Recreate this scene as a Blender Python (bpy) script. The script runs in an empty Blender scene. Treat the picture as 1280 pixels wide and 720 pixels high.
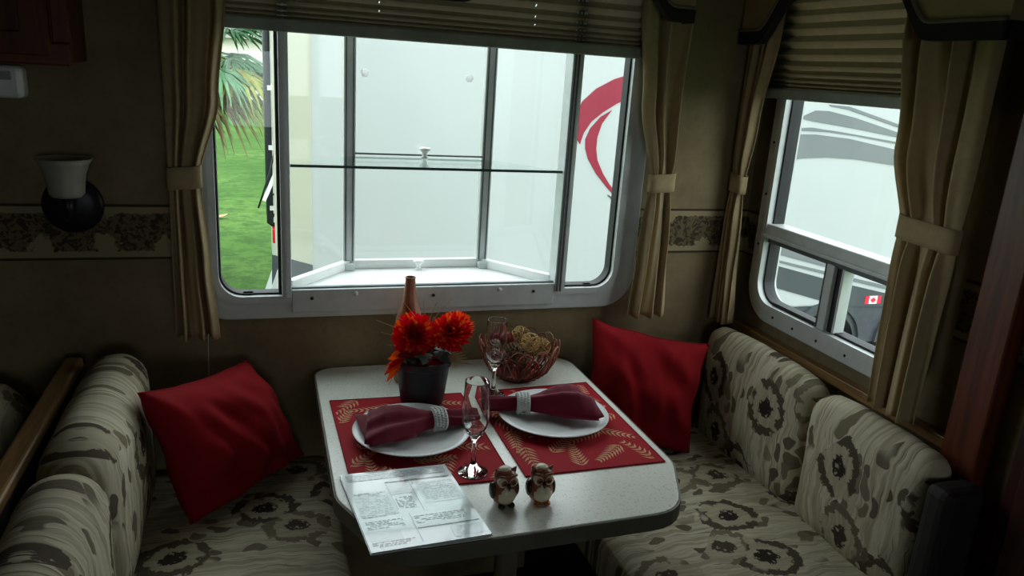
import bpy, bmesh, math, random
from mathutils import Vector, Matrix, noise as mnoise
random.seed(7)
PI = math.pi
S = bpy.context.scene
COL = S.collection

# ------------------------------------------------------------------ camera
F = 949.25
CAM = Vector((-1.383, -1.986, 1.55))
CR = Vector((0.95000733, -0.30555256, 0.06421613))
CU = Vector((0.0254718, 0.28083083, 0.95941922))
CW = Vector((0.31118687, 0.90981959, -0.27457432))
cam_d = bpy.data.cameras.new('camera')
cam_d.sensor_width = 36.0
cam_d.lens = F / 1280 * 36.0
cam_d.clip_start = 0.02
cam_d.clip_end = 300
cam = bpy.data.objects.new('camera', cam_d)
COL.objects.link(cam)
M = Matrix.Identity(4)
for i in range(3):
    M[i][0], M[i][1], M[i][2], M[i][3] = CR[i], CU[i], -CW[i], CAM[i]
cam.matrix_world = M
S.camera = cam

# ------------------------------------------------------------------ world, exposure
W = bpy.data.worlds.new('overcast_sky')
S.world = W
W.use_nodes = True
bg = W.node_tree.nodes['Background']
bg.inputs[0].default_value = (0.90, 0.97, 1.0, 1)
bg.inputs[1].default_value = 1.15
S.view_settings.view_transform = 'Standard'
S.view_settings.look = 'None'
S.view_settings.gamma = 1.0
S.view_settings.exposure = 1.8
S.view_settings.use_curve_mapping = False
S.cycles.use_denoising = True
S.cycles.max_bounces = 12
S.cycles.transparent_max_bounces = 24
S.cycles.caustics_reflective = False
S.cycles.caustics_refractive = False


def portal(name, loc, rot, sx, sy):
    l = bpy.data.lights.new(name, 'AREA')
    l.shape = 'RECTANGLE'
    l.size, l.size_y = sx, sy
    l.cycles.is_portal = True
    o = bpy.data.objects.new(name, l)
    o.location = loc
    o.rotation_euler = rot
    COL.objects.link(o)


portal('sky_portal_back', (-0.945, 0.06, 1.42), (-PI / 2, 0, 0), 1.2, 1.0)
portal('sky_portal_front', (-1.15, -3.76, 1.31), (PI / 2, 0, 0), 0.9, 0.53)
portal('sky_portal_right', (0.13, -0.40, 1.30), (0, PI / 2, 0), 0.9, 0.8)


# ------------------------------------------------------------------ pixel -> place
def ray(x, y):
    return CR * ((x - 640) / F) - CU * ((y - 360) / F) + CW


def onz(x, y, z):
    d = ray(x, y)
    return CAM + d * ((z - CAM.z) / d.z)


def ony(x, y, Y):
    d = ray(x, y)
    return CAM + d * ((Y - CAM.y) / d.y)


def onx(x, y, X):
    d = ray(x, y)
    return CAM + d * ((X - CAM.x) / d.x)


# ------------------------------------------------------------------ materials
def lin(c):
    return tuple((v / 255 / 12.92 if v / 255 <= 0.04045 else ((v / 255 + 0.055) / 1.055) ** 2.4) for v in c)


class NT:
    def __init__(s, name):
        s.m = bpy.data.materials.new(name)
        s.m.use_nodes = True
        s.t = s.m.node_tree
        s.b = s.t.nodes['Principled BSDF']
        s.out = s.t.nodes['Material Output']

    def n(s, typ, **kw):
        nd = s.t.nodes.new(typ)
        for k, v in kw.items():
            setattr(nd, k, v)
        return nd

    def set(s, sock, v):
        if hasattr(v, 'is_output'):
            s.t.links.new(v, sock)
        elif v is not None:
            sock.default_value = v

    def math(s, op, a, b=None, c=None, clamp=False):
        nd = s.n('ShaderNodeMath', operation=op, use_clamp=clamp)
        for i, v in enumerate((a, b, c)):
            if v is not None:
                s.set(nd.inputs[i], v)
        return nd.outputs[0]

    def mix(s, f, a, b):
        nd = s.n('ShaderNodeMix', data_type='RGBA')
        s.set(nd.inputs[0], f)
        for i, v in ((6, a), (7, b)):
            if isinstance(v, tuple) and len(v) == 3:
                v = v + (1,)
            s.set(nd.inputs[i], v)
        return nd.outputs[2]

    def coord(s, kind='Object'):
        return s.n('ShaderNodeTexCoord').outputs[kind]

    def sep(s, v):
        nd = s.n('ShaderNodeSeparateXYZ')
        s.set(nd.inputs[0], v)
        return nd.outputs

    def comb(s, x, y, z=0.0):
        nd = s.n('ShaderNodeCombineXYZ')
        for i, v in enumerate((x, y, z)):
            s.set(nd.inputs[i], v)
        return nd.outputs[0]

    def vmath(s, op, a, b):
        nd = s.n('ShaderNodeVectorMath', operation=op)
        s.set(nd.inputs[0], a)
        s.set(nd.inputs[1], b)
        return nd.outputs[0]

    def noise(s, vec, scale, detail=3, rough=0.5, dist=0.0, col=False):
        nd = s.n('ShaderNodeTexNoise')
        s.set(nd.inputs['Vector'], vec)
        nd.inputs['Scale'].default_value = scale
        nd.inputs['Detail'].default_value = detail
        nd.inputs['Roughness'].default_value = rough
        nd.inputs['Distortion'].default_value = dist
        return nd.outputs['Color' if col else 'Fac']

    def ramp(s, f, a, b):
        nd = s.n('ShaderNodeMapRange')
        nd.interpolation_type = 'SMOOTHSTEP'
        s.set(nd.inputs[0], f)
        nd.inputs[1].default_value = a
        nd.inputs[2].default_value = b
        return nd.outputs[0]

    def base(s, c, rough=0.6, metal=0.0, spec=0.5):
        if isinstance(c, tuple) and len(c) == 3:
            c = c + (1,)
        s.set(s.b.inputs['Base Color'], c)
        s.set(s.b.inputs['Roughness'], rough)
        s.b.inputs['Metallic'].default_value = metal
        s.b.inputs['Specular IOR Level'].default_value = spec
        return s

    def bump(s, h, strength=0.3, dist=0.002):
        nd = s.n('ShaderNodeBump')
        nd.inputs['Strength'].default_value = strength
        nd.inputs['Distance'].default_value = dist
        s.set(nd.inputs['Height'], h)
        s.t.links.new(nd.outputs[0], s.b.inputs['Normal'])
        return s


def plain(name, rgb, rough=0.6, metal=0.0, spec=0.5, var=0.12, scale=20, bump=0.0):
    t = NT(name)
    c = lin(rgb)
    v = t.coord()
    nz = t.noise(v, scale, 4)
    col = t.mix(t.ramp(nz, 0.3, 0.7), tuple(x * (1 - var) for x in c), tuple(min(1, x * (1 + var)) for x in c))
    t.base(col, rough, metal, spec)
    if bump:
        t.bump(t.noise(v, scale * 8, 3), bump)
    return t.m


def wood(name, rgb, rough=0.4, axis=2, scale=1.0):
    t = NT(name)
    c = lin(rgb)
    o = t.sep(t.coord())
    st = [60.0 * scale] * 3
    st[axis] = 4.0 * scale
    vec = t.comb(*[t.math('MULTIPLY', o[i], st[i]) for i in range(3)])
    nz = t.noise(vec, 1.0, 5, 0.6, 0.6)
    col = t.mix(t.ramp(nz, 0.3, 0.7), tuple(x * 0.55 for x in c), tuple(min(1, x * 1.25) for x in c))
    t.base(col, rough)
    t.bump(nz, 0.12, 0.001)
    return t.m


def glass_mat(name, tint, refl=1.0, rough=0.0):
    t = NT(name)
    tr = t.n('ShaderNodeBsdfTransparent')
    tr.inputs[0].default_value = tint + (1,)
    gl = t.n('ShaderNodeBsdfGlossy')
    gl.inputs['Roughness'].default_value = rough
    fr = t.n('ShaderNodeLayerWeight')
    fr.inputs['Blend'].default_value = 0.5
    f5 = t.math('POWER', fr.outputs['Facing'], 5.0)
    f = t.math('MULTIPLY', t.math('ADD', t.math('MULTIPLY', f5, 0.9), 0.035), refl, clamp=True)
    mx = t.n('ShaderNodeMixShader')
    t.set(mx.inputs[0], f)
    t.t.links.new(tr.outputs[0], mx.inputs[1])
    t.t.links.new(gl.outputs[0], mx.inputs[2])
    t.t.links.new(mx.outputs[0], t.out.inputs[0])
    return t.m


def solid_glass(name):
    t = NT(name)
    t.base((0.96, 0.98, 0.97), 0.0)
    t.b.inputs['Transmission Weight'].default_value = 1.0
    t.b.inputs['IOR'].default_value = 1.45
    return t.m


def translucent_cloth(name, rgb, trans=0.3, scale=90):
    t = NT(name)
    c = lin(rgb)
    v = t.coord()
    nz = t.noise(v, scale, 3)
    col = t.mix(nz, tuple(x * 0.85 for x in c), tuple(min(1, x * 1.12) for x in c))
    t.base(col, 0.9, 0, 0.15)
    t.bump(t.noise(v, scale * 6, 2), 0.12, 0.001)
    tl = t.n('ShaderNodeBsdfTranslucent')
    t.set(tl.inputs[0], col)
    mx = t.n('ShaderNodeMixShader')
    mx.inputs[0].default_value = trans
    t.t.links.new(t.b.outputs[0], mx.inputs[1])
    t.t.links.new(tl.outputs[0], mx.inputs[2])
    t.t.links.new(mx.outputs[0], t.out.inputs[0])
    return t.m


def floral(name, a, b, seed=0.0):
    """woven upholstery: streaks run along axis b, ring flowers and leaves in taupe"""
    t = NT(name)
    o = t.sep(t.coord())
    A = t.math('ADD', o[a], seed)
    B = o[b]
    vec = t.comb(A, B, 0.0)
    warp = t.vmath('SUBTRACT', t.noise(vec, 11.0, 2, col=True), (0.5, 0.5, 0.5))
    wv = t.vmath('ADD', vec, t.vmath('MULTIPLY', warp, (0.05, 0.05, 0.0)))
    ws = t.sep(wv)
    # flowing streaks
    sv = t.comb(t.math('MULTIPLY', ws[0], 70.0), t.math('MULTIPLY', ws[1], 4.5), 0.0)
    st = t.noise(sv, 1.0, 3, 0.6, 0.5)
    cream = lin((208, 199, 174))
    pale = lin((172, 162, 136))
    olive = lin((126, 115, 92))
    taupe = lin((80, 68, 56))
    dark = lin((50, 42, 36))
    col = t.mix(t.ramp(st, 0.38, 0.60), pale, cream)
    col = t.mix(t.math('MULTIPLY', t.ramp(st, 0.63, 0.70), 0.75), col, olive)
    sv2 = t.comb(t.math('MULTIPLY', ws[0], 130.0), t.math('MULTIPLY', ws[1], 8.0), 3.0)
    st2 = t.noise(sv2, 1.0, 2, 0.5, 0.2)
    col = t.mix(t.math('MULTIPLY', t.ramp(st2, 0.64, 0.70), 0.6), col, taupe)

    def vor(scale, off, sa=1.0, sb=1.0, wk=0.03):
        nd = t.n('ShaderNodeTexVoronoi', voronoi_dimensions='2D')
        q = t.vmath('ADD', t.vmath('ADD', vec, t.vmath('MULTIPLY', warp, (wk, wk, 0))), (off, off * 0.7, 0))
        t.set(nd.inputs['Vector'], t.vmath('MULTIPLY', q, (sa, sb, 1)))
        nd.inputs['Scale'].default_value = scale
        nd.inputs['Randomness'].default_value = 0.9
        sc = t.n('ShaderNodeSeparateColor')
        t.set(sc.inputs[0], nd.outputs['Color'])
        return nd.outputs['Distance'], sc.outputs[0], sc.outputs[1]
    # big ring flowers with ragged, partly open petals
    d, r1, r2 = vor(5.0, 0.31, 1.12, 0.92)
    pet = t.noise(vec, 48.0, 3, 0.6)
    gap = t.noise(vec, 13.0, 1)
    dd = t.math('ADD', d, t.math('MULTIPLY', t.math('SUBTRACT', pet, 0.5), 0.26))
    on = t.ramp(r1, 0.22, 0.24)
    inside = t.math('SUBTRACT', 1.0, t.ramp(dd, 0.36, 0.38))
    disc = t.math('MULTIPLY', inside, on)
    ring = t.math('MULTIPLY', t.math('MULTIPLY', t.ramp(dd, 0.25, 0.265), disc), t.ramp(gap, 0.40, 0.44))
    core = t.math('MULTIPLY', t.math('SUBTRACT', 1.0, t.ramp(dd, 0.12, 0.14)), on)
    rc = t.mix(t.ramp(r2, 0.35, 0.65), taupe, olive)
    rd = t.mix(t.ramp(r2, 0.35, 0.65), dark, taupe)
    col = t.mix(t.math('MULTIPLY', disc, 0.6), col, pale)
    col = t.mix(t.math('MULTIPLY', ring, 0.95), col, rc)
    col = t.mix(t.math('MULTIPLY', core, t.ramp(pet, 0.35, 0.42)), col, rd)
    # small leaves and buds strung along the streaks
    d2, q1, q2 = vor(24.0, 1.7, 1.25, 0.7, 0.10)
    on2 = t.math('MULTIPLY', t.ramp(q1, 0.58, 0.60), t.ramp(t.noise(vec, 6.0, 1), 0.38, 0.46))
    leaf = t.math('MULTIPLY', t.math('MULTIPLY', t.math('SUBTRACT', 1.0, t.ramp(d2, 0.36, 0.42)), on2), t.math('SUBTRACT', 1.0, disc))
    col = t.mix(t.math('MULTIPLY', leaf, 0.9), col, t.mix(q2, taupe, olive))
    t.base(col, 0.85, 0, 0.2)
    t.bump(t.noise(vec, 260.0, 2), 0.15, 0.001)
    return t.m


def border_mat():
    t = NT('wallpaper_border')
    o = t.sep(t.coord())
    u = t.math('ADD', o[0], t.math('MULTIPLY', o[1], 1.0))
    z = o[2]
    vec = t.comb(u, z, 0.0)
    tan = lin((150, 136, 106))
    dk = lin((60, 52, 38))
    mid = lin((106, 94, 68))
    n1 = t.noise(vec, 60.0, 3, 0.6, 1.2)
    scroll = t.mix(t.ramp(n1, 0.44, 0.54), dk, mid)
    nd = t.n('ShaderNodeTexVoronoi', voronoi_dimensions='2D')
    wv = t.vmath('ADD', vec, t.vmath('MULTIPLY', t.vmath('SUBTRACT', t.noise(vec, 70.0, 2, col=True), (0.5, 0.5, 0.5)), (0.05, 0.05, 0)))
    t.set(nd.inputs['Vector'], wv)
    nd.inputs['Scale'].default_value = 8.5
    nd.inputs['Randomness'].default_value = 0.35
    leaf = t.math('SUBTRACT', 1.0, t.ramp(nd.outputs['Distance'], 0.2, 0.26))
    scroll = t.mix(leaf, scroll, lin((150, 136, 104)))
    # z bands, local z from 0 to 0.135
    wob = t.math('ADD', z, t.math('MULTIPLY', t.math('SUBTRACT', t.noise(vec, 90.0, 2), 0.5), 0.012))
    inb = t.math('MULTIPLY', t.ramp(wob, 0.020, 0.023), t.math('SUBTRACT', 1.0, t.ramp(wob, 0.112, 0.115)))
    col = t.mix(inb, tan, scroll)
    e = t.math('ADD', t.math('LESS_THAN', z, 0.006), t.math('GREATER_THAN', z, 0.129))
    col = t.mix(e, col, dk)
    t.base(col, 0.75, 0, 0.2)
    return t.m


def wallpaper():
    t = NT('tan_wallpaper')
    v = t.coord()
    n1 = t.noise(v, 9.0, 4, 0.6)
    n2 = t.noise(v, 55.0, 3)
    c = t.mix(t.ramp(n1, 0.3, 0.7), lin((122, 108, 80)), lin((138, 123, 93)))
    c = t.mix(t.math('MULTIPLY', t.ramp(n2, 0.5, 0.75), 0.35), c, lin((106, 93, 68)))
    t.base(c, 0.8, 0, 0.2)
    t.bump(n2, 0.1, 0.001)
    return t.m


def grass_mat():
    t = NT('lawn_grass')
    v = t.coord()
    a = t.noise(v, 0.35, 3)
    b = t.noise(v, 3.0, 9, 0.85)
    c = t.mix(t.ramp(a, 0.35, 0.65), lin((64, 102, 38)), lin((86, 120, 54)))
    c = t.mix(t.math('MULTIPLY', t.ramp(b, 0.42, 0.60), 0.8), c, lin((46, 76, 30)))
    t.base(c, 0.9, 0, 0.1)
    t.bump(b, 0.6, 0.05)
    return t.m


def laminate():
    t = NT('speckled_laminate')
    v = t.coord()
    n1 = t.noise(v, 240.0, 2, 0.6)
    n2 = t.noise(v, 90.0, 3)
    c = t.mix(t.ramp(n1, 0.55, 0.72), lin((236, 236, 226)), lin((204, 200, 184)))
    c = t.mix(t.math('MULTIPLY', t.ramp(n2, 0.58, 0.7), 0.4), c, lin((240, 240, 232)))
    t.base(c, 0.26, 0, 0.6)
    return t.m


def carpet():
    t = NT('brown_carpet')
    v = t.coord()
    n = t.noise(v, 160.0, 3)
    t.base(t.mix(n, lin((40, 30, 24)), lin((76, 60, 48))), 0.95, 0, 0.1)
    t.bump(n, 0.6, 0.006)
    return t.m


def cloth(name, rgb, rough=0.85, sheen=0.0, weave=420.0, var=0.15):
    t = NT(name)
    c = lin(rgb)
    v = t.coord()
    n = t.noise(v, 26.0, 3)
    t.base(t.mix(n, tuple(x * (1 - var) for x in c), tuple(min(1, x * (1 + var)) for x in c)), rough, 0, 0.25)
    t.b.inputs['Sheen Weight'].default_value = sheen
    t.bump(t.noise(v, weave, 2), 0.2, 0.0008)
    return t.m


def laminated(name, rgb):
    t = NT(name)
    c = lin(rgb)
    v = t.coord()
    n = t.noise(v, 22.0, 3)
    t.base(t.mix(n, tuple(x * 0.9 for x in c), c), 0.2, 0, 0.7)
    t.b.inputs['Coat Weight'].default_value = 1.0
    t.b.inputs['Coat Roughness'].default_value = 0.06
    t.b.inputs['Coat IOR'].default_value = 1.6
    t.bump(t.noise(v, 26.0, 2), 0.35, 0.004)
    return t.m


MT = dict(
    wallpaper=wallpaper(), border=border_mat(), carpet=carpet(),
    ceiling=plain('ceiling_panel', (196, 190, 174), 0.8),
    alu=plain('grey_aluminium', (204, 210, 208), 0.42, 0.12, 0.5, 0.05, 30),
    alu_dk=plain('dark_aluminium', (92, 100, 102), 0.4, 0.4, 0.5, 0.06, 30),
    gasket=plain('black_gasket', (26, 28, 30), 0.6),
    screw=plain('dark_screw', (40, 40, 40), 0.4, 0.5),
    white=plain('white_plastic', (238, 240, 238), 0.35, 0, 0.5, 0.03),
    traywhite=plain('white_sill_panel', (240, 242, 240), 0.3, 0, 0.5, 0.02),
    pane=glass_mat('window_glass', (0.965, 0.985, 0.98), 0.7),
    shelfglass=glass_mat('green_shelf_glass', (0.90, 0.97, 0.94), 1.0),
    shelfedge=plain('green_glass_edge', (58, 84, 82), 0.15),
    stem=solid_glass('clear_glass'),
    curtain=translucent_cloth('tan_curtain_linen', (186, 166, 128), 0.20, 60),
    shade=translucent_cloth('pleated_shade_fabric', (132, 122, 98), 0.10, 40),
    rail=plain('shade_rail', (150, 156, 146), 0.5),
    cord=plain('shade_cord', (190, 186, 170), 0.7),
    valance=cloth('tan_valance_fabric', (170, 150, 116)),
    vtrim=cloth('dark_valance_trim', (44, 38, 42)),
    gimp=cloth('braided_gimp', (112, 104, 94)),
    bronze=plain('dark_bronze', (34, 34, 36), 0.4, 0.5),
    frost=plain('frosted_shade_glass', (160, 158, 146), 0.5),
    cherry=wood('cherry_wood', (96, 44, 22), 0.38, 2),
    cherryx=wood('cherry_wood_rail', (104, 48, 22), 0.38, 0),
    darkcherry=wood('dark_cherry_wood', (62, 26, 20), 0.4, 2),
    oak=wood('honey_oak', (146, 110, 68), 0.4, 1),
    benchbase=plain('bench_base_dark', (30, 25, 22), 0.7),
    floral_back=floral('floral_upholstery_back', 1, 2, 0.0),
    floral_back2=floral('floral_upholstery_back_two', 1, 2, 0.55),
    floral_seat=floral('floral_upholstery_seat', 1, 0, 0.2),
    floral_seat2=floral('floral_upholstery_seat_two', 1, 0, 1.3),
    piping=cloth('brown_piping', (70, 60, 48)),
    sofa=floral('sofa_upholstery', 0, 1, 0.7),
    sofadark=cloth('sofa_arm_cloth', (92, 88, 66)),
    redpillow=cloth('red_pillow_cloth', (138, 3, 16), 0.9, 0.0),
    laminate=laminate(),
    edge=plain('table_edge_band', (100, 96, 84), 0.5),
    postgrey=plain('table_leg_grey', (112, 104, 90), 0.45),
    mat=cloth('red_placemat_cloth', (156, 10, 28), 0.8, 0.0, 520),
    fern=cloth('fern_print_gold', (206, 150, 116), 0.8),
    hem=cloth('placemat_hem', (140, 12, 28), 0.85),
    plate=plain('white_ceramic', (236, 238, 238), 0.18, 0, 0.5, 0.02),
    napkin=cloth('burgundy_napkin', (110, 10, 38), 0.8, 0.15),
    ring=plain('beaded_silver', (214, 214, 210), 0.35, 0.15, 0.5, 0.08, 200, 0.5),
    gem=plain('silver_gem', (235, 238, 240), 0.08, 0.8),
    pot=plain('charcoal_pot', (28, 31, 38), 0.5),
    soil=plain('pot_moss', (44, 40, 26), 0.95, 0, 0.1, 0.4, 60),
    petal_r=translucent_cloth('red_petal', (216, 10, 26), 0.35, 60),
    petal_o=translucent_cloth('orange_petal', (250, 96, 24), 0.35, 60),
    petal_d=translucent_cloth('dark_red_leaf', (140, 10, 30), 0.35, 60),
    leaf_g=plain('dark_green_leaf', (26, 44, 34), 0.6),
    straw=plain('dry_straw', (198, 170, 126), 0.8),
    bottle=plain('brown_bottle', (164, 112, 82), 0.4, 0, 0.5, 0.1),
    wicker=wood('red_brown_wicker', (142, 62, 44), 0.55, 2, 0.6),
    wicker_t=wood('tan_wicker', (182, 140, 104), 0.6, 2, 0.6),
    wicker_d=wood('dark_wicker', (92, 34, 30), 0.55, 2, 0.6),
    gold=plain('gold_vine', (188, 150, 92), 0.45, 0.2, 0.5, 0.2, 120),
    redball=plain('dark_red_ball', (120, 28, 28), 0.4),
    cone=plain('pine_cone_brown', (126, 98, 74), 0.8),
    owl_w=plain('owl_cream_glaze', (226, 212, 184), 0.25, 0, 0.5, 0.06, 60),
    owl_b=plain('owl_brown_glaze', (142, 82, 58), 0.28, 0, 0.5, 0.2, 60),
    owl_d=plain('owl_dark_glaze', (48, 34, 34), 0.25),
    owl_o=plain('owl_amber_glaze', (170, 88, 34), 0.25),
    paper=laminated('laminated_paper', (226, 234, 236)),
    ink=laminated('grey_ink', (158, 170, 176)),
    inkdark=laminated('dark_ink', (60, 70, 76)),
    inkpale=laminated('pale_ink', (190, 202, 206)),
    rv=plain('white_gelcoat', (170, 176, 174), 0.3, 0, 0.4, 0.015, 2),
    rvcap=plain('cream_rear_cap', (172, 174, 156), 0.4, 0, 0.5, 0.02, 3),
    rvgrey=plain('grey_decal', (104, 110, 110), 0.4, 0, 0.4, 0.06, 2),
    rvgrey_d=plain('charcoal_decal', (62, 68, 70), 0.4, 0, 0.4, 0.06, 2),
    rvred=plain('maroon_decal', (132, 16, 44), 0.4, 0, 0.4, 0.04, 3),
    rvskirt=plain('dark_grey_skirt', (60, 66, 70), 0.45),
    tyre=plain('black_tyre', (34, 36, 38), 0.8),
    hub=plain('wheel_alloy', (120, 126, 130), 0.4, 0.5),
    flagred=plain('flag_red', (214, 30, 50), 0.5),
    ladder=plain('black_tube', (22, 28, 30), 0.5),
    taillight=plain('red_lens', (190, 16, 30), 0.2),
    lawn=grass_mat(),
    palm_g=plain('palm_green', (86, 132, 92), 0.6, 0, 0.4, 0.3, 8),
    palm_y=plain('palm_olive', (144, 146, 74), 0.7, 0, 0.3, 0.3, 8),
    palm_b=plain('palm_dry', (126, 112, 82), 0.8, 0, 0.2, 0.3, 8),
    bark=plain('palm_bark', (104, 90, 72), 0.9),
    stucco=plain('pale_stucco', (226, 222, 208), 0.8),
    kerb=plain('dark_kerb', (70, 68, 62), 0.9),
    roof=plain('grey_roof', (120, 116, 110), 0.8),
    deadleaf=plain('tan_dead_leaf', (176, 140, 108), 0.9),
    milky=translucent_cloth('milky_white', (252, 252, 252), 0.75, 20),
    gravel=plain('grey_gravel', (128, 128, 124), 0.9, 0, 0.2, 0.3, 14, 0.5),
    skin_ext=plain('white_outer_skin', (220, 222, 220), 0.4),
)


# ------------------------------------------------------------------ mesh builder
class MB:
    def __init__(s):
        s.v = []
        s.f = []

    def add(s, vs, fs):
        n = len(s.v)
        s.v += [Vector(p) for p in vs]
        s.f += [tuple(i + n for i in f) for f in fs]
        return s

    def box(s, x0, x1, y0, y1, z0, z1):
        vs = [(x, y, z) for z in (z0, z1) for y in (y0, y1) for x in (x0, x1)]
        return s.add(vs, [(0, 2, 3, 1), (4, 5, 7, 6), (0, 1, 5, 4), (2, 6, 7, 3), (0, 4, 6, 2), (1, 3, 7, 5)])

    def prism(s, poly, d0, d1, axis):
        """poly in the two remaining axes (in x,y,z order), extruded along axis from d0 to d1"""
        def P(a, b, d):
            return {0: (d, a, b), 1: (a, d, b), 2: (a, b, d)}[axis]
        n = len(poly)
        vs = [P(a, b, d0) for a, b in poly] + [P(a, b, d1) for a, b in poly]
        fs = [tuple(range(n)), tuple(range(2 * n - 1, n - 1, -1))]
        fs += [(i, i + n, (i + 1) % n + n, (i + 1) % n) for i in range(n)]
        return s.add(vs, fs)

    def ringprism(s, outer, inner, d0, d1, axis):
        def P(a, b, d):
            return {0: (d, a, b), 1: (a, d, b), 2: (a, b, d)}[axis]
        n = len(outer)
        vs = [P(a, b, d) for d in (d0, d1) for pl in (outer, inner) for a, b in pl]
        fs = []
        for i in range(n):
            j = (i + 1) % n
            fs += [(i, j, n + j, n + i), (2 * n + i, 3 * n + i, 3 * n + j, 2 * n + j),
                   (i, 2 * n + i, 2 * n + j, j), (n + i, n + j, 3 * n + j, 3 * n + i)]
        return s.add(vs, fs)

    def tube(s, pts, r, n=6, closed=False, cap=True):
        pts = [Vector(p) for p in pts]
        rr = r if isinstance(r, (list, tuple)) else [r] * len(pts)
        m = len(pts)
        base = len(s.v)
        up = None
        for i, p in enumerate(pts):
            if closed:
                t = pts[(i + 1) % m] - pts[i - 1]
            else:
                t = pts[min(i + 1, m - 1)] - pts[max(i - 1, 0)]
            t.normalize()
            if up is None:
                up = Vector((0, 0, 1)) if abs(t.z) < 0.9 else Vector((1, 0, 0))
            a = t.cross(up)
            if a.length < 1e-6:
                a = t.orthogonal()
            a.normalize()
            b = a.cross(t)
            up = b
            for k in range(n):
                q = 2 * PI * k / n
                s.v.append(p + a * (math.cos(q) * rr[i]) + b * (math.sin(q) * rr[i]))
        for i in range(m if closed else m - 1):
            j = (i + 1) % m
            for k in range(n):
                l = (k + 1) % n
                s.f.append((base + i * n + k, base + i * n + l, base + j * n + l, base + j * n + k))
        if not closed and cap:
            s.f.append(tuple(base + k for k in range(n - 1, -1, -1)))
            s.f.append(tuple(base + (m - 1) * n + k for k in range(n)))
        return s

    def lathe(s, prof, c=(0, 0, 0), n=32, axis=2):
        c = Vector(c)
        base = len(s.v)
        for r, h in prof:
            for k in range(n):
                q = 2 * PI * k / n
                a, b = r * math.cos(q), r * math.sin(q)
                s.v.append(c + Vector({2: (a, b, h), 1: (a, h, b), 0: (h, a, b)}[axis]))
        for i in range(len(prof) - 1):
            for k in range(n):
                l = (k + 1) % n
                s.f.append((base + i * n + k, base + i * n + l, base + (i + 1) * n + l, base + (i + 1) * n + k))
        if prof[0][0] > 1e-6:
            s.f.append(tuple(base + k for k in range(n - 1, -1, -1)))
        if prof[-1][0] > 1e-6:
            s.f.append(tuple(base + (len(prof) - 1) * n + k for k in range(n)))
        return s

    def grid(s, fn, nu, nv, wrap=False):
        base = len(s.v)
        for j in range(nv + 1):
            for i in range(nu + (0 if wrap else 1)):
                s.v.append(Vector(fn(i / nu, j / nv)))
        w = nu if wrap else nu + 1
        for j in range(nv):
            for i in range(nu):
                i2 = (i + 1) % w if wrap else i + 1
                s.f.append((base + j * w + i, base + j * w + i2, base + (j + 1) * w + i2, base + (j + 1) * w + i))
        return s

    def ball(s, c, r, nu=16, nv=10):
        c = Vector(c)
        r = Vector((r, r, r)) if not hasattr(r, '__len__') else Vector(r)
        return s.lathe_ell(c, r, nu, nv)

    def lathe_ell(s, c, r, nu, nv):
        base = len(s.v)
        for j in range(1, nv):
            t = PI * j / nv
            for i in range(nu):
                q = 2 * PI * i / nu
                s.v.append(c + Vector((r.x * math.sin(t) * math.cos(q), r.y * math.sin(t) * math.sin(q), -r.z * math.cos(t))))
        a = len(s.v)
        s.v += [c - Vector((0, 0, r.z)), c + Vector((0, 0, r.z))]
        for j in range(nv - 2):
            for i in range(nu):
                k = (i + 1) % nu
                s.f.append((base + j * nu + i, base + j * nu + k, base + (j + 1) * nu + k, base + (j + 1) * nu + i))
        for i in range(nu):
            k = (i + 1) % nu
            s.f.append((a, base + k, base + i))
            s.f.append((a + 1, base + (nv - 2) * nu + i, base + (nv - 2) * nu + k))
        return s

    def build(s, name, mat, parent=None, smooth=False, local=False, bevel=0.0, solid=0.0, sub=0, seg=2):
        me = bpy.data.meshes.new(name)
        off = Vector((0, 0, 0))
        if parent is not None and not local:
            p = parent
            while p is not None:
                off += p.location
                p = p.parent
        me.from_pydata([tuple(v - off) for v in s.v], [], s.f)
        bm = bmesh.new()
        bm.from_mesh(me)
        bmesh.ops.remove_doubles(bm, verts=bm.verts, dist=1e-6)
        bmesh.ops.recalc_face_normals(bm, faces=bm.faces)
        bm.to_mesh(me)
        bm.free()
        if smooth:
            me.polygons.foreach_set('use_smooth', [True] * len(me.polygons))
            if smooth == 'auto':
                me.set_sharp_from_angle(angle=math.radians(38))
        me.materials.append(MT[mat] if isinstance(mat, str) else mat)
        o = bpy.data.objects.new(name, me)
        COL.objects.link(o)
        o.parent = parent
        if bevel:
            b = o.modifiers.new('bevel', 'BEVEL')
            b.width = bevel
            b.segments = seg
            b.limit_method = 'ANGLE'
        if solid:
            q = o.modifiers.new('solid', 'SOLIDIFY')
            q.thickness = solid
            q.offset = 0
        if sub:
            q = o.modifiers.new('sub', 'SUBSURF')
            q.levels = q.render_levels = sub
        return o


def tag(o, label, cat, group=None, kind=None):
    if label:
        o['label'] = label
    if cat:
        o['category'] = cat
    if group:
        o['group'] = group
    if kind:
        o['kind'] = kind
    return o


def thing(name, label, cat, loc=(0, 0, 0), rz=0.0, group=None, kind=None):
    o = bpy.data.objects.new(name, None)
    o.empty_display_size = 0.05
    COL.objects.link(o)
    o.location = loc
    o.rotation_euler = (0, 0, rz)
    return tag(o, label, cat, group, kind)


def struct(o, label, cat):
    return tag(o, label, cat, None, 'structure')


def rrect(a0, a1, b0, b1, r, n=8):
    pts = []
    for cx, cy, q0 in ((a1 - r, b1 - r, 0), (a0 + r, b1 - r, PI / 2), (a0 + r, b0 + r, PI), (a1 - r, b0 + r, 1.5 * PI)):
        for k in range(n + 1):
            q = q0 + PI / 2 * k / n
            pts.append((cx + r * math.cos(q), cy + r * math.sin(q)))
    return pts


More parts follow.
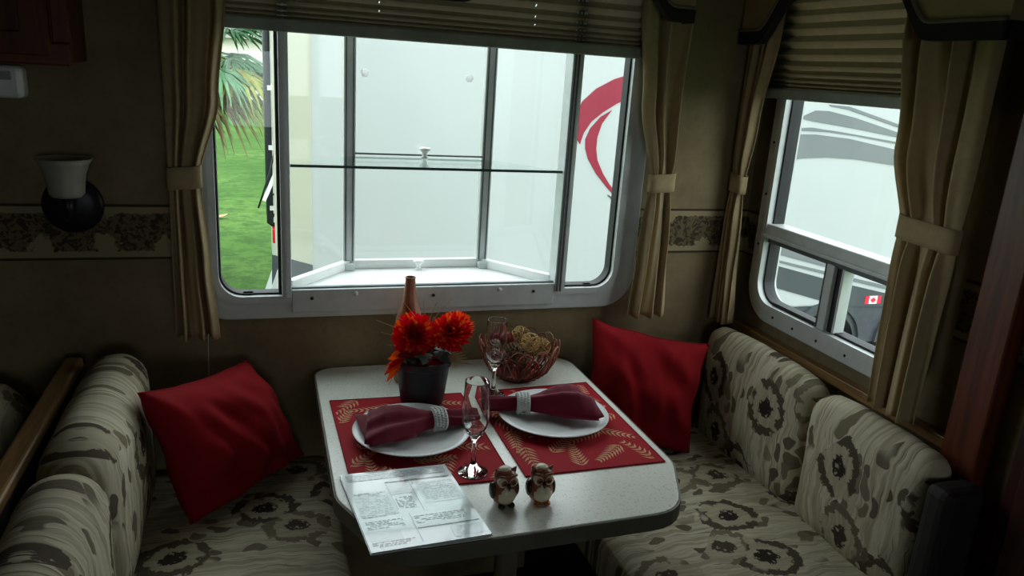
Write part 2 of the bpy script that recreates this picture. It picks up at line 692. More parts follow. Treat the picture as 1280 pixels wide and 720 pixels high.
def cushion_mb(x0, x1, y0, y1, z0, z1, r, n=14, bulge=(0, 0, 0), wr=0.0, seed=0.0):
    """rounded, slightly bulging foam block"""
    mb = MB()
    c = Vector(((x0 + x1) / 2, (y0 + y1) / 2, (z0 + z1) / 2))
    h = Vector(((x1 - x0) / 2, (y1 - y0) / 2, (z1 - z0) / 2))
    rr = min(r, h.x * 0.98, h.y * 0.98, h.z * 0.98)
    for ax in range(3):
        for sg in (-1, 1):
            def fn(u, v):
                p = [0, 0, 0]
                o1, o2 = (ax + 1) % 3, (ax + 2) % 3
                p[ax] = sg
                p[o1] = math.sin((u - 0.5) * PI) if False else (2 * u - 1)
                p[o2] = 2 * v - 1
                q = Vector((p[0] * h.x, p[1] * h.y, p[2] * h.z))
                inner = Vector([max(-(h[i] - rr), min(h[i] - rr, q[i])) for i in range(3)])
                d = q - inner
                if d.length > 1e-9:
                    d = d.normalized() * rr
                w = inner + d
                for i in range(3):
                    if bulge[i]:
                        a, b = (i + 1) % 3, (i + 2) % 3
                        w[i] += bulge[i] * (1 if w[i] > 0 else -1) * (1 - (w[a] / h[a]) ** 2) * (1 - (w[b] / h[b]) ** 2) * min(1, abs(w[i]) / h[i])
                if wr:
                    k = mnoise.noise(Vector((w.x * 9 + seed, w.y * 9, w.z * 9)))
                    k2 = mnoise.noise(Vector((w.x * 22 + seed, w.y * 22, w.z * 22)))
                    w += d.normalized() * (k * wr + k2 * wr * 0.4) if d.length > 1e-9 else Vector()
                return c + w
            mb.grid(fn, n, n)
    return mb


# ================================================================== SETTING
XW = 0.05          # right wall
CEIL = 2.02
XL, YF = -3.3, -3.7
fl = MB().box(XL, XW, YF, 0, -0.06, 0.0).build('floor', 'carpet')
struct(fl, 'dark brown carpet floor under the dinette', 'floor')
ce = MB().box(XL, XW, YF, 0, CEIL, CEIL + 0.05).build('ceiling', 'ceiling')
struct(ce, 'pale panelled ceiling of the trailer', 'ceiling')

# back window opening and right window opening
BX0, BX1, BZ0, BZ1 = -1.53, -0.36, 0.915, 1.93
RY0, RY1, RZ0, RZ1 = -0.705, -0.105, 0.915, 1.93     # along y
wb = MB()
wb.box(XL, BX0, 0, 0.05, -0.06, CEIL + .05).box(BX1, XW + .05, 0, 0.05, -0.06, CEIL + .05)
wb.box(BX0, BX1, 0, 0.05, -0.06, BZ0).box(BX0, BX1, 0, 0.05, BZ1, CEIL + .05)
struct(wb.build('wall_back', 'wallpaper'), 'tan wallpapered wall around the wide window', 'wall')
wr = MB()
wr.box(XW, XW + .05, YF, RY0, -0.06, CEIL + .05).box(XW, XW + .05, RY1, 0, -0.06, CEIL + .05)
wr.box(XW, XW + .05, RY0, RY1, -0.06, RZ0).box(XW, XW + .05, RY0, RY1, RZ1, CEIL + .05)
struct(wr.build('wall_right', 'wallpaper'), 'tan wallpapered wall with the tall side window', 'wall')
struct(MB().box(XL - .05, XL, YF, 0.05, -0.06, CEIL + .05).build('wall_left', 'wallpaper'), 'tan wallpapered far end wall', 'wall')
wf = MB()   # wall behind the camera with an opening added for fill light
FX0, FX1, FZ0, FZ1 = -1.6, -0.7, 1.05, 1.58
wf.box(XL - .05, FX0, YF - .05, YF, -0.06, CEIL + .05).box(FX1, XW + .05, YF - .05, YF, -0.06, CEIL + .05)
wf.box(FX0, FX1, YF - .05, YF, -0.06, FZ0).box(FX0, FX1, YF - .05, YF, FZ1, CEIL + .05)
struct(wf.build('wall_front', 'wallpaper'), 'tan wallpapered wall opposite the dinette', 'wall')

# unseen rest of the trailer, added to block sky from the neighbouring wall
ex = MB().box(-9.0, XL - .05, -2.6, 0.05, -0.35, 2.32)
ex.box(XL - .05, XW + .05, YF - .05, 0.05, CEIL + .05, 2.32)
ex.box(XL - .05, XW + .05, YF - .05, 0.05, -0.35, -0.06)
struct(ex.build('shading_shell', 'skin_ext'), 'unseen outer shell of the trailer, added to shade the neighbouring trailer', 'wall')

# wallpaper border strips (local z starts at 0)
def border(name, x0, x1, y0, y1, label):
    o = MB().box(x0, x1, y0, y1, 0, 0.135).build(name, 'border')
    o.location.z = 1.05
    struct(o, label, 'wallpaper border')

border('trim_1', XL, BX0 - 0.03, -0.003, 0.0, 'scrolled leaf wallpaper border behind the sconce')
border('trim_2', -0.33, XW, -0.003, 0.0, 'scrolled leaf wallpaper border between the wide window and the corner')
border('trim_3', XW - 0.003, XW, -0.10, -0.003, 'short piece of wallpaper border between corner and side window')
border('trim_4', XW - 0.003, XW, YF, -0.80, 'scrolled leaf wallpaper border beyond the side window curtain')

# cherry end trim and tall dark panel on the right wall
struct(MB().box(0.005, XW, -0.955, -0.868, 0.0, CEIL).build('trim_5', 'cherry', bevel=0.004), 'tall cherry wood trim board beside the side window', 'trim board')
pc = thing('pantry_cabinet', 'tall dark cherry cabinet against the wall past the trim board', 'cabinet', (XW, -1.35, 0))
MB().box(0.012, XW - .001, -1.75, -1.02, 0.0, CEIL - .002).build('body', 'darkcherry', pc, bevel=0.003)
MB().box(0.0, 0.012, -1.72, -1.05, 0.10, 0.95).build('door', 'darkcherry', pc, bevel=0.004)
MB().box(0.0, 0.012, -1.72, -1.05, 0.98, 1.9).build('door', 'darkcherry', pc, bevel=0.004)


# ------------------------------------------------------------------ window_1: wide bay window
w1 = thing('window_1', 'wide aluminium bay window with side panes and glass shelf', 'window', (-0.945, 0, 0.89), kind='structure')
o_, i_ = rrect(-1.562, -0.328, 0.889, 1.96, 0.10, 10), rrect(-1.497, -0.392, 0.944, 1.90, 0.062, 10)
MB().ringprism(o_, i_, -0.016, 0.0, 1).build('window_frame', 'alu', w1, bevel=0.004)
o2, i2 = rrect(-1.507, -0.382, 0.934, 1.91, 0.068, 10), rrect(-1.489, -0.400, 0.952, 1.892, 0.056, 10)
MB().ringprism(o2, i2, -0.022, 0.04, 1).build('inner_frame', 'alu', w1, smooth='auto')
o3, i3 = rrect(-1.491, -0.398, 0.950, 1.894, 0.056, 10), rrect(-1.484, -0.405, 0.957, 1.887, 0.052, 10)
MB().ringprism(o3, i3, -0.004, 0.03, 1).build('gasket', 'gasket', w1)
# mullions beside the bay
m = MB().box(-1.337, -1.313, -0.026, 0.03, 0.945, 1.90)
ml = m.build('mullion', 'alu', w1, bevel=0.003)
MB().box(-1.345, -1.337, -0.006, 0.03, 0.95, 1.90).build('gasket_strip', 'gasket', ml)
MB().box(-1.327, -1.322, -0.029, -0.026, 0.945, 1.90).build('rib', 'alu', ml)
mr = MB().box(-0.583, -0.552, -0.026, 0.03, 0.945, 1.90).build('mullion', 'alu', w1, bevel=0.003)
MB().box(-0.552, -0.545, -0.010, 0.03, 0.95, 1.90).build('gasket_strip', 'alu_dk', mr)
for xx in (-0.576, -0.566):
    MB().box(xx - 0.002, xx + 0.002, -0.029, -0.026, 0.945, 1.90).build('rib', 'alu_dk', mr)
# sill rail of the bay
sl = MB().box(-1.313, -0.583, -0.024, 0.02, 0.905, 0.968).build('sill_rail', 'alu', w1, bevel=0.003)
MB().box(-1.313, -0.583, -0.014, -0.002, 0.968, 0.972).build('sill_gasket', 'alu_dk', w1)
for px, py in ((390, 373), (542, 369), (667, 364)):
    p = ony(px, py, -0.024)
    MB().lathe([(0.0, -0.003), (0.004, -0.002), (0.005, 0.001)], p, 12, 1).build('screw', 'screw', sl, smooth=True)
for px, py in ((445, 367), (625, 362)):  # two small white discs on the sill rail
    p = ony(px, py, -0.024)
    MB().lathe([(0.0, -0.004), (0.005, -0.003), (0.0068, 0.001)], p, 14, 1).build('cap', 'white', sl, smooth=True)
# glass side panes
MB().box(-1.488, -1.350, 0.012, 0.016, 0.953, 1.893).build('pane', 'pane', w1)
MB().box(-0.546, -0.402, 0.012, 0.016, 0.953, 1.893).build('pane', 'pane', w1)
for xa in (-1.42, -0.47):
    MB().box(xa - 0.012, xa + 0.012, -0.006, 0.012, 0.952, 0.957).build('latch_tab', 'gasket', w1)
# bay box
BL, BR = (-1.141, 0.232), (-0.735, 0.232)
NL, NR = (-1.318, 0.022), (-0.575, 0.022)
tray = [NL, NR, BR, BL]
big = [(-1.345, 0.022), (-0.55, 0.022), (-0.715, 0.262), (-1.161, 0.262)]
MB().prism(big, 0.930, 0.956, 2).build('bay_floor', 'traywhite', w1)
MB().prism(big, 1.90, 1.906, 2).build('bay_roof_pane', 'pane', w1)


def rail_mb(p, q, w, z0, z1):
    d = Vector((q[0] - p[0], q[1] - p[1])).normalized()
    nrm = Vector((-d.y, d.x)) * (w / 2)
    pl = [(p[0] + nrm.x, p[1] + nrm.y), (q[0] + nrm.x, q[1] + nrm.y), (q[0] - nrm.x, q[1] - nrm.y), (p[0] - nrm.x, p[1] - nrm.y)]
    return MB().prism(pl, z0, z1, 2)


for a, b in ((NL, BL), (BL, BR), (BR, NR)):
    rail_mb(a, b, 0.022, 0.956, 0.982).build('bay_rail', 'traywhite', w1, bevel=0.002)
    rail_mb(a, b, 0.022, 1.870, 1.90).build('bay_rail', 'alu', w1)
    rail_mb(a, b, 0.004, 0.982, 1.87).build('bay_pane', 'pane', w1)
for (bx, by) in (BL, BR):
    bp = MB().box(bx - 0.017, bx + 0.017, by - 0.014, by + 0.014, 0.956, 1.90).build('bay_post', 'alu', w1, bevel=0.003)
    for dx in (-0.010, 0.010):
        MB().box(bx + dx - 0.0018, bx + dx + 0.0018, by - 0.0165, by - 0.014, 0.982, 1.87).build('rib', 'alu_dk', bp)
    MB().box(bx - 0.014, bx + 0.014, by - 0.035, by - 0.014, 0.956, 0.976).build('corner_bracket', 'alu', w1, bevel=0.002)
# glass shelf
SZ = 1.285
shp = [(-1.312, -0.012), (-0.583, -0.012), (-0.745, 0.205), (-1.131, 0.205)]
gs = MB().prism(shp, SZ, SZ + 0.006, 2).build('glass_shelf', 'shelfglass', w1)
MB().box(-1.312, -0.583, -0.0155, -0.0125, SZ - 0.0005, SZ + 0.0065).build('shelf_edge', 'shelfedge', gs)
MB().tube([(-1.128, 0.214, SZ + 0.012), (-0.748, 0.214, SZ + 0.012)], 0.0028, 8).build('shelf_rail', 'alu_dk', gs, smooth=True)


def knob(x, y, z, s=1.0):
    return MB().lathe([(0.010 * s, 0), (0.009 * s, 0.004 * s), (0.006 * s, 0.010 * s), (0.009 * s, 0.018 * s), (0.0155 * s, 0.023 * s),
                       (0.0165 * s, 0.027 * s), (0.014 * s, 0.030 * s), (0.0, 0.031 * s)], (x, y, z), 20)


knob(-0.930, 0.195, SZ + 0.006).build('knob', 'white', gs, smooth=True)
knob(-0.937, 0.200, 0.956).build('knob', 'white', w1, smooth=True)
for px, py in ((456, 91), (587, 98)):  # two white translucent discs on the centre bay pane
    p = ony(px, py, 0.226)
    MB().lathe([(0.0, -0.004), (0.009, -0.0035), (0.0115, 0.0), (0.0115, 0.003)], p, 18, 1).build('pane_disc', 'milky', w1, smooth=True)

# ------------------------------------------------------------------ window_2: side window
w2 = thing('window_2', 'tall aluminium side window with two small sliding panes below', 'window', (XW, -0.44, 0.88), kind='structure')
o_, i_ = rrect(-0.745, -0.080, 0.878, 1.96, 0.11, 10), rrect(-0.695, -0.128, 0.928, 1.90, 0.07, 10)
MB().ringprism(o_, i_, XW - 0.018, XW, 0).build('window_frame', 'alu', w2, bevel=0.005)
o2, i2 = rrect(-0.703, -0.118, 0.918, 1.91, 0.078, 10), rrect(-0.685, -0.136, 0.936, 1.892, 0.064, 10)
MB().ringprism(o2, i2, XW - 0.026, XW + 0.04, 0).build('inner_frame', 'alu', w2, smooth='auto')
o3, i3 = rrect(-0.687, -0.134, 0.934, 1.894, 0.064, 10), rrect(-0.679, -0.142, 0.942, 1.886, 0.058, 10)
MB().ringprism(o3, i3, XW - 0.006, XW + 0.03, 0).build('gasket', 'gasket', w2)
MB().box(XW - 0.022, XW + 0.03, -0.69, -0.130, 1.130, 1.168).build('transom', 'alu', w2, bevel=0.003)
MB().box(XW - 0.030, XW - 0.022, -0.69, -0.128, 1.128, 1.138).build('transom_lip', 'alu', w2, bevel=0.002)
MB().box(XW - 0.012, XW + 0.03, -0.69, -0.136, 1.112, 1.130).build('slider_track', 'alu_dk', w2)
MB().box(XW - 0.018, XW + 0.02, -0.428, -0.400, 0.936, 1.116).build('slider_stile', 'alu', w2, bevel=0.002)
MB().box(XW - 0.012, XW + 0.02, -0.400, -0.388, 0.940, 1.114).build('slider_gasket', 'alu_dk', w2)
MB().box(XW - 0.006, XW + 0.02, -0.452, -0.428, 0.940, 1.114).build('slider_gasket', 'gasket', w2)
MB().box(XW - 0.012, XW + 0.02, -0.46, -0.452, 0.940, 1.114).build('slider_stile', 'alu', w2)
MB().box(XW - 0.010, XW + 0.02, -0.395, -0.20, 0.934, 0.946).build('slider_sill', 'gasket', w2)
MB().box(XW + 0.012, XW + 0.016, -0.68, -0.14, 1.168, 1.888).build('pane', 'pane', w2)
MB().box(XW + 0.006, XW + 0.010, -0.400, -0.14, 0.940, 1.114).build('pane', 'pane', w2)
MB().box(XW + 0.014, XW + 0.018, -0.68, -0.44, 0.940, 1.114).build('pane', 'pane', w2)
for (yy, zz) in ((-0.22, 0.905), (-0.31, 0.902), (-0.41, 0.902), (-0.52, 0.902), (-0.101, 1.10), (-0.101, 1.25), (-0.101, 1.40)):
    MB().lathe([(0.0, -0.003), (0.0035, -0.002), (0.0045, 0.001)], (XW - 0.018, yy, zz), 10, 0).build('screw', 'screw', w2, smooth=True)

# ------------------------------------------------------------------ fill_window: unseen window added for fill light behind the viewer
w3 = thing('fill_window', 'unseen fill window added in the wall opposite the dinette', 'window', (-1.15, YF, FZ0), kind='structure')
MB().ringprism(rrect(FX0 - .05, FX1 + .05, FZ0 - .05, FZ1 + .05, .07), rrect(FX0 + .01, FX1 - .01, FZ0 + .01, FZ1 - .01, .05), YF, YF + 0.015, 1).build('window_frame', 'alu', w3)
MB().box(FX0, FX1, YF - 0.03, YF - 0.026, FZ0, FZ1).build('pane', 'pane', w3)


# ------------------------------------------------------------------ pleated shades
def shade(axis, a0, a1, off, zb, ztop, cords, name, label):
    """axis 0: along x at y=off facing -y ; axis 1: along y at x=off facing -x"""
    def P(a, d, z):
        return (a, off + d, z) if axis == 0 else (off + d, a, z)
    root = thing(name, label, 'window shade', P((a0 + a1) / 2, 0, zb))
    zr = zb + 0.029
    # pleat line heights: packed near the rail, open above
    zs, z, st = [zr], zr, 0.0035
    while z < ztop:
        z += st
        zs.append(min(z, ztop))
        st = min(0.0165, st * 1.16)
    xs = [a0]
    for c in cords:
        xs += [c - 0.0013, c + 0.0013]
    xs.append(a1)
    mb = MB()
    for i, zz in enumerate(zs):
        d = -0.009 if i % 2 else 0.009
        for a in xs:
            mb.v.append(Vector(P(a, d, zz)))
    n = len(xs)
    for i in range(len(zs) - 1):
        for k in range(n - 1):
            hole = (k % 2 == 1)
            if hole and i % 2 == 0 and i > 5:
                # small cord hole: leave the middle of this strip open
                h = (zs[i + 1] - zs[i])
                p0, p1 = mb.v[i * n + k], mb.v[(i + 1) * n + k]
                q0, q1 = mb.v[i * n + k + 1], mb.v[(i + 1) * n + k + 1]
                t0, t1 = 0.32, 0.68
                b = len(mb.v)
                mb.v += [p0.lerp(p1, t0), q0.lerp(q1, t0), p0.lerp(p1, t1), q0.lerp(q1, t1)]
                mb.f += [(i * n + k, i * n + k + 1, b + 1, b), (b + 2, b + 3, (i + 1) * n + k + 1, (i + 1) * n + k)]
            else:
                mb.f.append((i * n + k, i * n + k + 1, (i + 1) * n + k + 1, (i + 1) * n + k))
    mb.build('pleated_fabric', 'shade', root)
    r = MB()
    if axis == 0:
        r.box(a0 - .002, a1 + .002, off - 0.012, off + 0.012, zb, zr)
    else:
        r.box(off - 0.012, off + 0.012, a0 - .002, a1 + .002, zb, zr)
    r.build('bottom_rail', 'rail', root, bevel=0.004)
    h = MB()
    if axis == 0:
        h.box(a0, a1, off - 0.015, off + 0.015, ztop, ztop + 0.03)
    else:
        h.box(off - 0.015, off + 0.015, a0, a1, ztop, ztop + 0.03)
    h.build('head_rail', 'rail', root)
    return root


shade(0, -1.50, -0.372, -0.031, 1.603, 1.93, (-1.10, -0.70, -0.395), 'pleated_shade', 'taupe pleated shade half lowered over the wide bay window')
shade(1, -0.745, -0.062, 0.012, 1.522, 1.93, (-0.128, -0.66), 'pleated_shade', 'taupe pleated shade half lowered over the narrower side window')
# loose shade cord hanging below the left curtain
cl = MB().tube([(-1.515, -0.012, 1.60), (-1.514, -0.012, 1.2), (-1.520, -0.012, 0.88), (-1.524, -0.012, 0.70)], 0.0012, 5).build('shade_cord', 'cord')
tag(cl, 'thin pale pull cord hanging below the curtain near the sconce', 'cord')


# ------------------------------------------------------------------ curtains
def curtain(axis, rows, off, amp, nf, label, zt, phase=0.0, gather=None):
    """rows: (z, edge_a, edge_b) from top to bottom; folds run down"""
    rows = sorted(rows, key=lambda q: -q[0])

    def edge(z):
        for i in range(len(rows) - 1):
            if rows[i][0] >= z >= rows[i + 1][0]:
                t = (rows[i][0] - z) / (rows[i][0] - rows[i + 1][0])
                t = t * t * (3 - 2 * t)
                return [rows[i][k] + (rows[i + 1][k] - rows[i][k]) * t for k in (1, 2)]
        return rows[-1][1:3] if z < rows[-1][0] else rows[0][1:3]
    z0, z1 = rows[0][0], rows[-1][0]

    def P(a, d, z):
        return (a, off + d, z) if axis == 0 else (off + d, a, z)
    mid = edge(zt)
    root = thing('curtain', label, 'curtain', P(sum(edge(z1)) / 2, 0, z1))

    def fn(u, v):
        z = z0 + (z1 - z0) * v
        a, b = edge(z)
        w = abs(b - a)
        k = min(1.0, 0.5 + w / 0.16)
        ph = phase + 0.6 * math.sin(3.1 * v + phase)
        uu = u + 0.03 * math.sin(2 * PI * u * 2 + 4 * v)
        d = amp * k * (math.sin(2 * PI * nf * uu + ph) * 0.75 + 0.35 * math.sin(2 * PI * nf * 1.63 * uu + 2 + 2.5 * v))
        d *= 1 - 0.6 * math.exp(-((z - zt) / 0.05) ** 2)
        zz = z
        if v > 0.999:
            zz += 0.004 * math.sin(2 * PI * nf * u)
        return P(a + (b - a) * u, d, zz)
    MB().grid(fn, 96, 60).build('curtain_panel', 'curtain', root, smooth=True, solid=0.002)
    # tie back band
    a, b = mid
    c, hw = (a + b) / 2, abs(b - a) / 2 + 0.002

    def band(u, v):
        q = 2 * PI * u
        e = 0.55
        sx = math.copysign(abs(math.cos(q)) ** e, math.cos(q))
        sy = math.copysign(abs(math.sin(q)) ** e, math.sin(q))
        z = zt - 0.026 + 0.052 * v + 0.004 * math.cos(q)
        return P(c + hw * sx, (amp * 0.75 + 0.002) * sy, z)
    MB().grid(band, 40, 3, wrap=True).build('tieback', 'curtain', root, smooth=True, solid=0.003)
    return root


curtain(0, [(1.99, -1.600, -1.43), (1.66, -1.588, -1.449), (1.45, -1.586, -1.470), (1.26, -1.586, -1.516), (1.05, -1.588, -1.502), (0.864, -1.588, -1.488)],
        -0.068, 0.020, 3, 'tan gathered curtain between the sconce and the wide window', 1.262, 0.4)
curtain(0, [(1.99, -0.43, -0.255), (1.73, -0.412, -0.252), (1.50, -0.385, -0.262), (1.27, -0.336, -0.264), (1.05, -0.350, -0.248), (0.872, -0.362, -0.238)],
        -0.068, 0.020, 3, 'tan gathered curtain between the wide window and the room corner', 1.272, 1.3)
curtain(1, [(1.99, -0.155, -0.012), (1.70, -0.132, -0.014), (1.45, -0.092, -0.016), (1.27, -0.072, -0.018), (1.05, -0.085, -0.018), (0.845, -0.102, -0.018)],
        -0.030, 0.018, 4, 'narrow tan curtain drawn into the corner beside the side window', 1.272, 0.2)
curtain(1, [(1.99, -0.825, -0.55), (1.70, -0.825, -0.575), (1.45, -0.825, -0.612), (1.27, -0.82, -0.668), (1.05, -0.812, -0.674), (0.85, -0.808, -0.680)],
        -0.026, 0.020, 3.5, 'wide tan curtain over the side window edge next to cherry trim board', 1.272, 2.0)


# ------------------------------------------------------------------ valances
def valance(axis, a0, a1, d_front, wall, prof, label, ends):
    def P(a, d, z):
        return (a, d, z) if axis == 0 else (d, a, z)
    root = thing('valance', label, 'valance', P((a0 + a1) / 2, wall - 0.001, 1.97))
    top = 1.99
    poly = [(a, z) for a, z in prof]
    full = poly + [(prof[-1][0], top), (prof[0][0], top)]
    d0, d1 = d_front, d_front + 0.012
    b = MB().prism(full, d0, d1, 1 if axis == 0 else 0)
    # returns to the wall
    for aa, zz in ((a0, prof[0][1]), (a1, prof[-1][1])):
        s = 0.012 if aa == min(a0, a1) else -0.012
        lo, hi = min(aa, aa + s), max(aa, aa + s)
        if axis == 0:
            b.box(lo, hi, d1, wall - 0.001, zz, top)
        else:
            b.box(d1, wall - 0.001, lo, hi, zz, top)
    if axis == 0:
        b.box(min(a0, a1), max(a0, a1), d0, wall - 0.001, top - 0.012, top)
    else:
        b.box(d0, wall - 0.001, min(a0, a1), max(a0, a1), top - 0.012, top)
    b.build('board', 'valance', root)
    up = [(a, z + 0.030) for a, z in prof]
    MB().prism([(a, z - 0.004) for a, z in prof] + up[::-1], d0 - 0.007, d1 + 0.006, 1 if axis == 0 else 0).build('trim_band', 'vtrim', root)
    MB().tube([P(a, d0 - 0.005, z + 0.033) for a, z in prof], 0.005, 6).build('gimp_braid', 'gimp', root, smooth=True)
    for aa, zz in ((a0, prof[0][1]), (a1, prof[-1][1])):
        s = 0.007 * (1 if aa == max(a0, a1) else -1)
        lo, hi = min(aa, aa + s), max(aa, aa + s)
        t = MB()
        if axis == 0:
            t.box(lo, hi, d0, wall - 0.001, zz - 0.004, zz + 0.030)
        else:
            t.box(d0, wall - 0.001, lo, hi, zz - 0.004, zz + 0.030)
        t.build('trim_band', 'vtrim', root)
    return root


def scallop(a0, a1, zlow, zhigh, legs, rise, mid=None):
    """profile from a0 to a1: flat leg, S rise, flat, (optional middle drop), mirrored"""
    L = a1 - a0
    sg = 1 if L > 0 else -1
    pts = []
    n = 90
    for i in range(n + 1):
        a = L * i / n
        s = abs(a)
        e = min(s, abs(L) - s)
        leg = legs[0] if s < abs(L) / 2 else legs[1]
        if e < leg:
            z = zlow
        elif e < leg + rise:
            t = (e - leg) / rise
            z = zlow + (zhigh - zlow) * (t * t * (3 - 2 * t))
        else:
            z = zhigh
        if mid:
            q = abs(s - abs(L) / 2)
            if q < mid:
                t = 1 - q / mid
                z = min(z, zhigh + (zlow - zhigh) * (min(1, t * 1.6) ** 2 * (3 - 2 * min(1, t * 1.6))))
        pts.append((a0 + a, z))
    return pts


valance(0, -1.64, -0.295, -0.12, 0.0, scallop(-1.64, -0.295, 1.704, 1.80, (0.055, 0.055), 0.11, 0.16), 'tan scalloped valance with dark trim over the wide window', None)
valance(1, -0.86, -0.012, -0.07, XW, scallop(-0.86, -0.012, 1.668, 1.778, (0.18, 0.085), 0.12, None), 'tan scalloped valance with dark trim over the side window', None)

# ------------------------------------------------------------------ wall sconce
sc = thing('wall_sconce', 'dark bronze wall sconce with frosted bell shade', 'wall lamp', (-1.80, 0, 1.185))
MB().lathe([(0.0, -0.022), (0.040, -0.021), (0.058, -0.014), (0.065, -0.006), (0.066, -0.001)], (-1.80, 0, 1.183), 40, 1).build('backplate', 'bronze', sc, smooth=True)
MB().tube([(-1.806, -0.018, 1.165), (-1.800, -0.055, 1.160), (-1.795, -0.078, 1.175), (-1.794, -0.080, 1.217)], [0.010, 0.009, 0.010, 0.014], 10).build('arm', 'bronze', sc, smooth=True)
so_ = [(0.012, 0.0), (0.030, 0.002), (0.036, 0.010), (0.038, 0.030), (0.041, 0.052), (0.049, 0.074), (0.058, 0.088)]
si_ = [(r - 0.003, z + (0.003 if i < 2 else 0)) for i, (r, z) in enumerate(so_)]
MB().lathe(so_ + si_[::-1], (-1.794, -0.080, 1.214), 36).build('shade', 'frost', sc, smooth=True)

# ------------------------------------------------------------------ overhead cabinet
oc = thing('overhead_cabinet', 'cherry overhead cabinet with raised panel door above the sconce', 'cabinet', (-2.15, 0, 1.50))
MB().box(-2.60, -1.745, -0.150, -0.001, 1.508, CEIL - .002).build('body', 'cherry', oc, bevel=0.003)
MB().box(-2.60, -1.745, -0.168, -0.150, 1.500, 1.545).build('face_rail', 'cherryx', oc, bevel=0.003)
MB().box(-1.775, -1.745, -0.168, -0.150, 1.545, CEIL - .002).build('face_stile', 'cherry', oc, bevel=0.003)
for (xa, xb) in ((-2.165, -1.778), (-2.59, -2.175)):
    d = MB().ringprism(rrect(xa, xb, 1.518, 1.98, 0.004, 2), rrect(xa + 0.05, xb - 0.05, 1.562, 1.93, 0.004, 2), -0.186, -0.168, 1).build('door', 'cherry', oc, bevel=0.004)
    MB().box(xa + 0.048, xb - 0.048, -0.178, -0.168, 1.56, 1.935).build('panel', 'cherry', d, bevel=0.006)
    MB().ball((xa + 0.025 if xa > -2.2 else xb - 0.025, -0.196, 1.60), 0.011).build('knob', 'gem', d, smooth=True)
wd = thing('alarm_box', 'small white plastic box on the wall under the cabinet', 'alarm', (-1.93, 0, 1.45))
MB().box(-2.0, -1.864, -0.05, -0.001, 1.423, 1.492).build('housing', 'white', wd, bevel=0.012, seg=3)
MB().box(-1.985, -1.885, -0.053, -0.05, 1.462, 1.48).build('grille', 'rail', wd)

# ================================================================== DINETTE
# right bench
rb = thing('dinette_bench', 'floral upholstered bench along the wall under the side window', 'bench', (-0.3, -0.5, 0))
MB().box(-0.60, XW - .002, -1.012, -0.002, 0.001, 0.355).build('base', 'benchbase', rb, bevel=0.004)
cushion_mb(-0.625, 0.040, -1.010, -0.006, 0.355, 0.485, 0.035, 18, (0, 0, 0.018), 0.003, 1.0).build('seat_cushion', 'floral_seat', rb, smooth=True)


def back_cushion(parent, side, y0, y1, xin, xout, z0, z1, mat, seed):
    mb = cushion_mb(min(xin, xout), max(xin, xout), y0, y1, z0, z1, 0.060, 16, (0.016, 0.0, 0.012), 0.005, seed)
    return mb.build('back_cushion', mat, parent, smooth=True)


back_cushion(rb, 1, -0.552, -0.06, -0.085, 0.010, 0.47, 0.835, 'floral_back', 3.0)
back_cushion(rb, 1, -0.935, -0.551, -0.090, 0.006, 0.47, 0.828, 'floral_back2', 5.0)
MB().box(-0.105, 0.004, -1.00, -0.94, 0.355, 0.80).build('end_panel', 'benchbase', rb, bevel=0.02, seg=3)
lg = MB().box(0.020, XW - .001, -0.866, -0.001, 0.815, 0.842).build('trim_6', 'oak', bevel=0.002)
struct(lg, 'narrow wooden ledge between bench back and side window', 'ledge')

# left bench
lb = thing('dinette_bench', 'floral upholstered bench beside the oak capped partition', 'bench', (-1.45, -0.5, 0))
MB().box(-1.80, -1.24, -1.15, -0.001, 0.001, 0.355).build('base', 'benchbase', lb, bevel=0.004)
cushion_mb(-1.80, -1.215, -1.14, -0.004, 0.355, 0.485, 0.035, 18, (0, 0, 0.018), 0.003, 9.0).build('seat_cushion', 'floral_seat2', lb, smooth=True)
back_cushion(lb, -1, -0.622, -0.075, -1.652, -1.782, 0.47, 0.850, 'floral_back2', 11.0)
back_cushion(lb, -1, -1.02, -0.621, -1.652, -1.780, 0.47, 0.838, 'floral_back', 13.0)
MB().box(-1.80, -1.66, -1.10, -1.025, 0.355, 0.82).build('end_panel', 'benchbase', lb, bevel=0.02, seg=3)
pt = thing('partition', 'low partition with honey oak cap rail between bench and sofa', 'partition', (-1.82, -0.6, 0))
MB().box(-1.836, -1.806, -1.20, -0.001, 0.001, 0.795).build('panel', 'benchbase', pt)
MB().box(-1.842, -1.800, -1.22, -0.045, 0.795, 0.821).build('cap_rail', 'oak', pt, bevel=0.008, seg=3)

# sofa left of the partition
sf = thing('sofa', 'floral sofa in the shade on the other side of the partition', 'sofa', (-2.4, -0.5, 0))
MB().box(-3.2, -1.85, -0.92, -0.02, 0.001, 0.30).build('base', 'benchbase', sf)
cushion_mb(-2.50, -1.855, -0.95, -0.20, 0.30, 0.46, 0.05, 14, (0, 0, 0.015), 0.003, 21).build('seat_cushion', 'sofa', sf, smooth=True)
cushion_mb(-3.18, -2.50, -0.95, -0.20, 0.30, 0.46, 0.05, 14, (0, 0, 0.015), 0.003, 22).build('seat_cushion', 'sofa', sf, smooth=True)
cushion_mb(-2.50, -1.90, -0.29, -0.055, 0.42, 0.80, 0.09, 14, (0, 0.03, 0.01), 0.006, 23).build('back_cushion', 'sofa', sf, smooth=True)
cushion_mb(-3.18, -2.52, -0.29, -0.055, 0.42, 0.80, 0.09, 14, (0, 0.03, 0.01), 0.006, 24).build('back_cushion', 'sofa', sf, smooth=True)


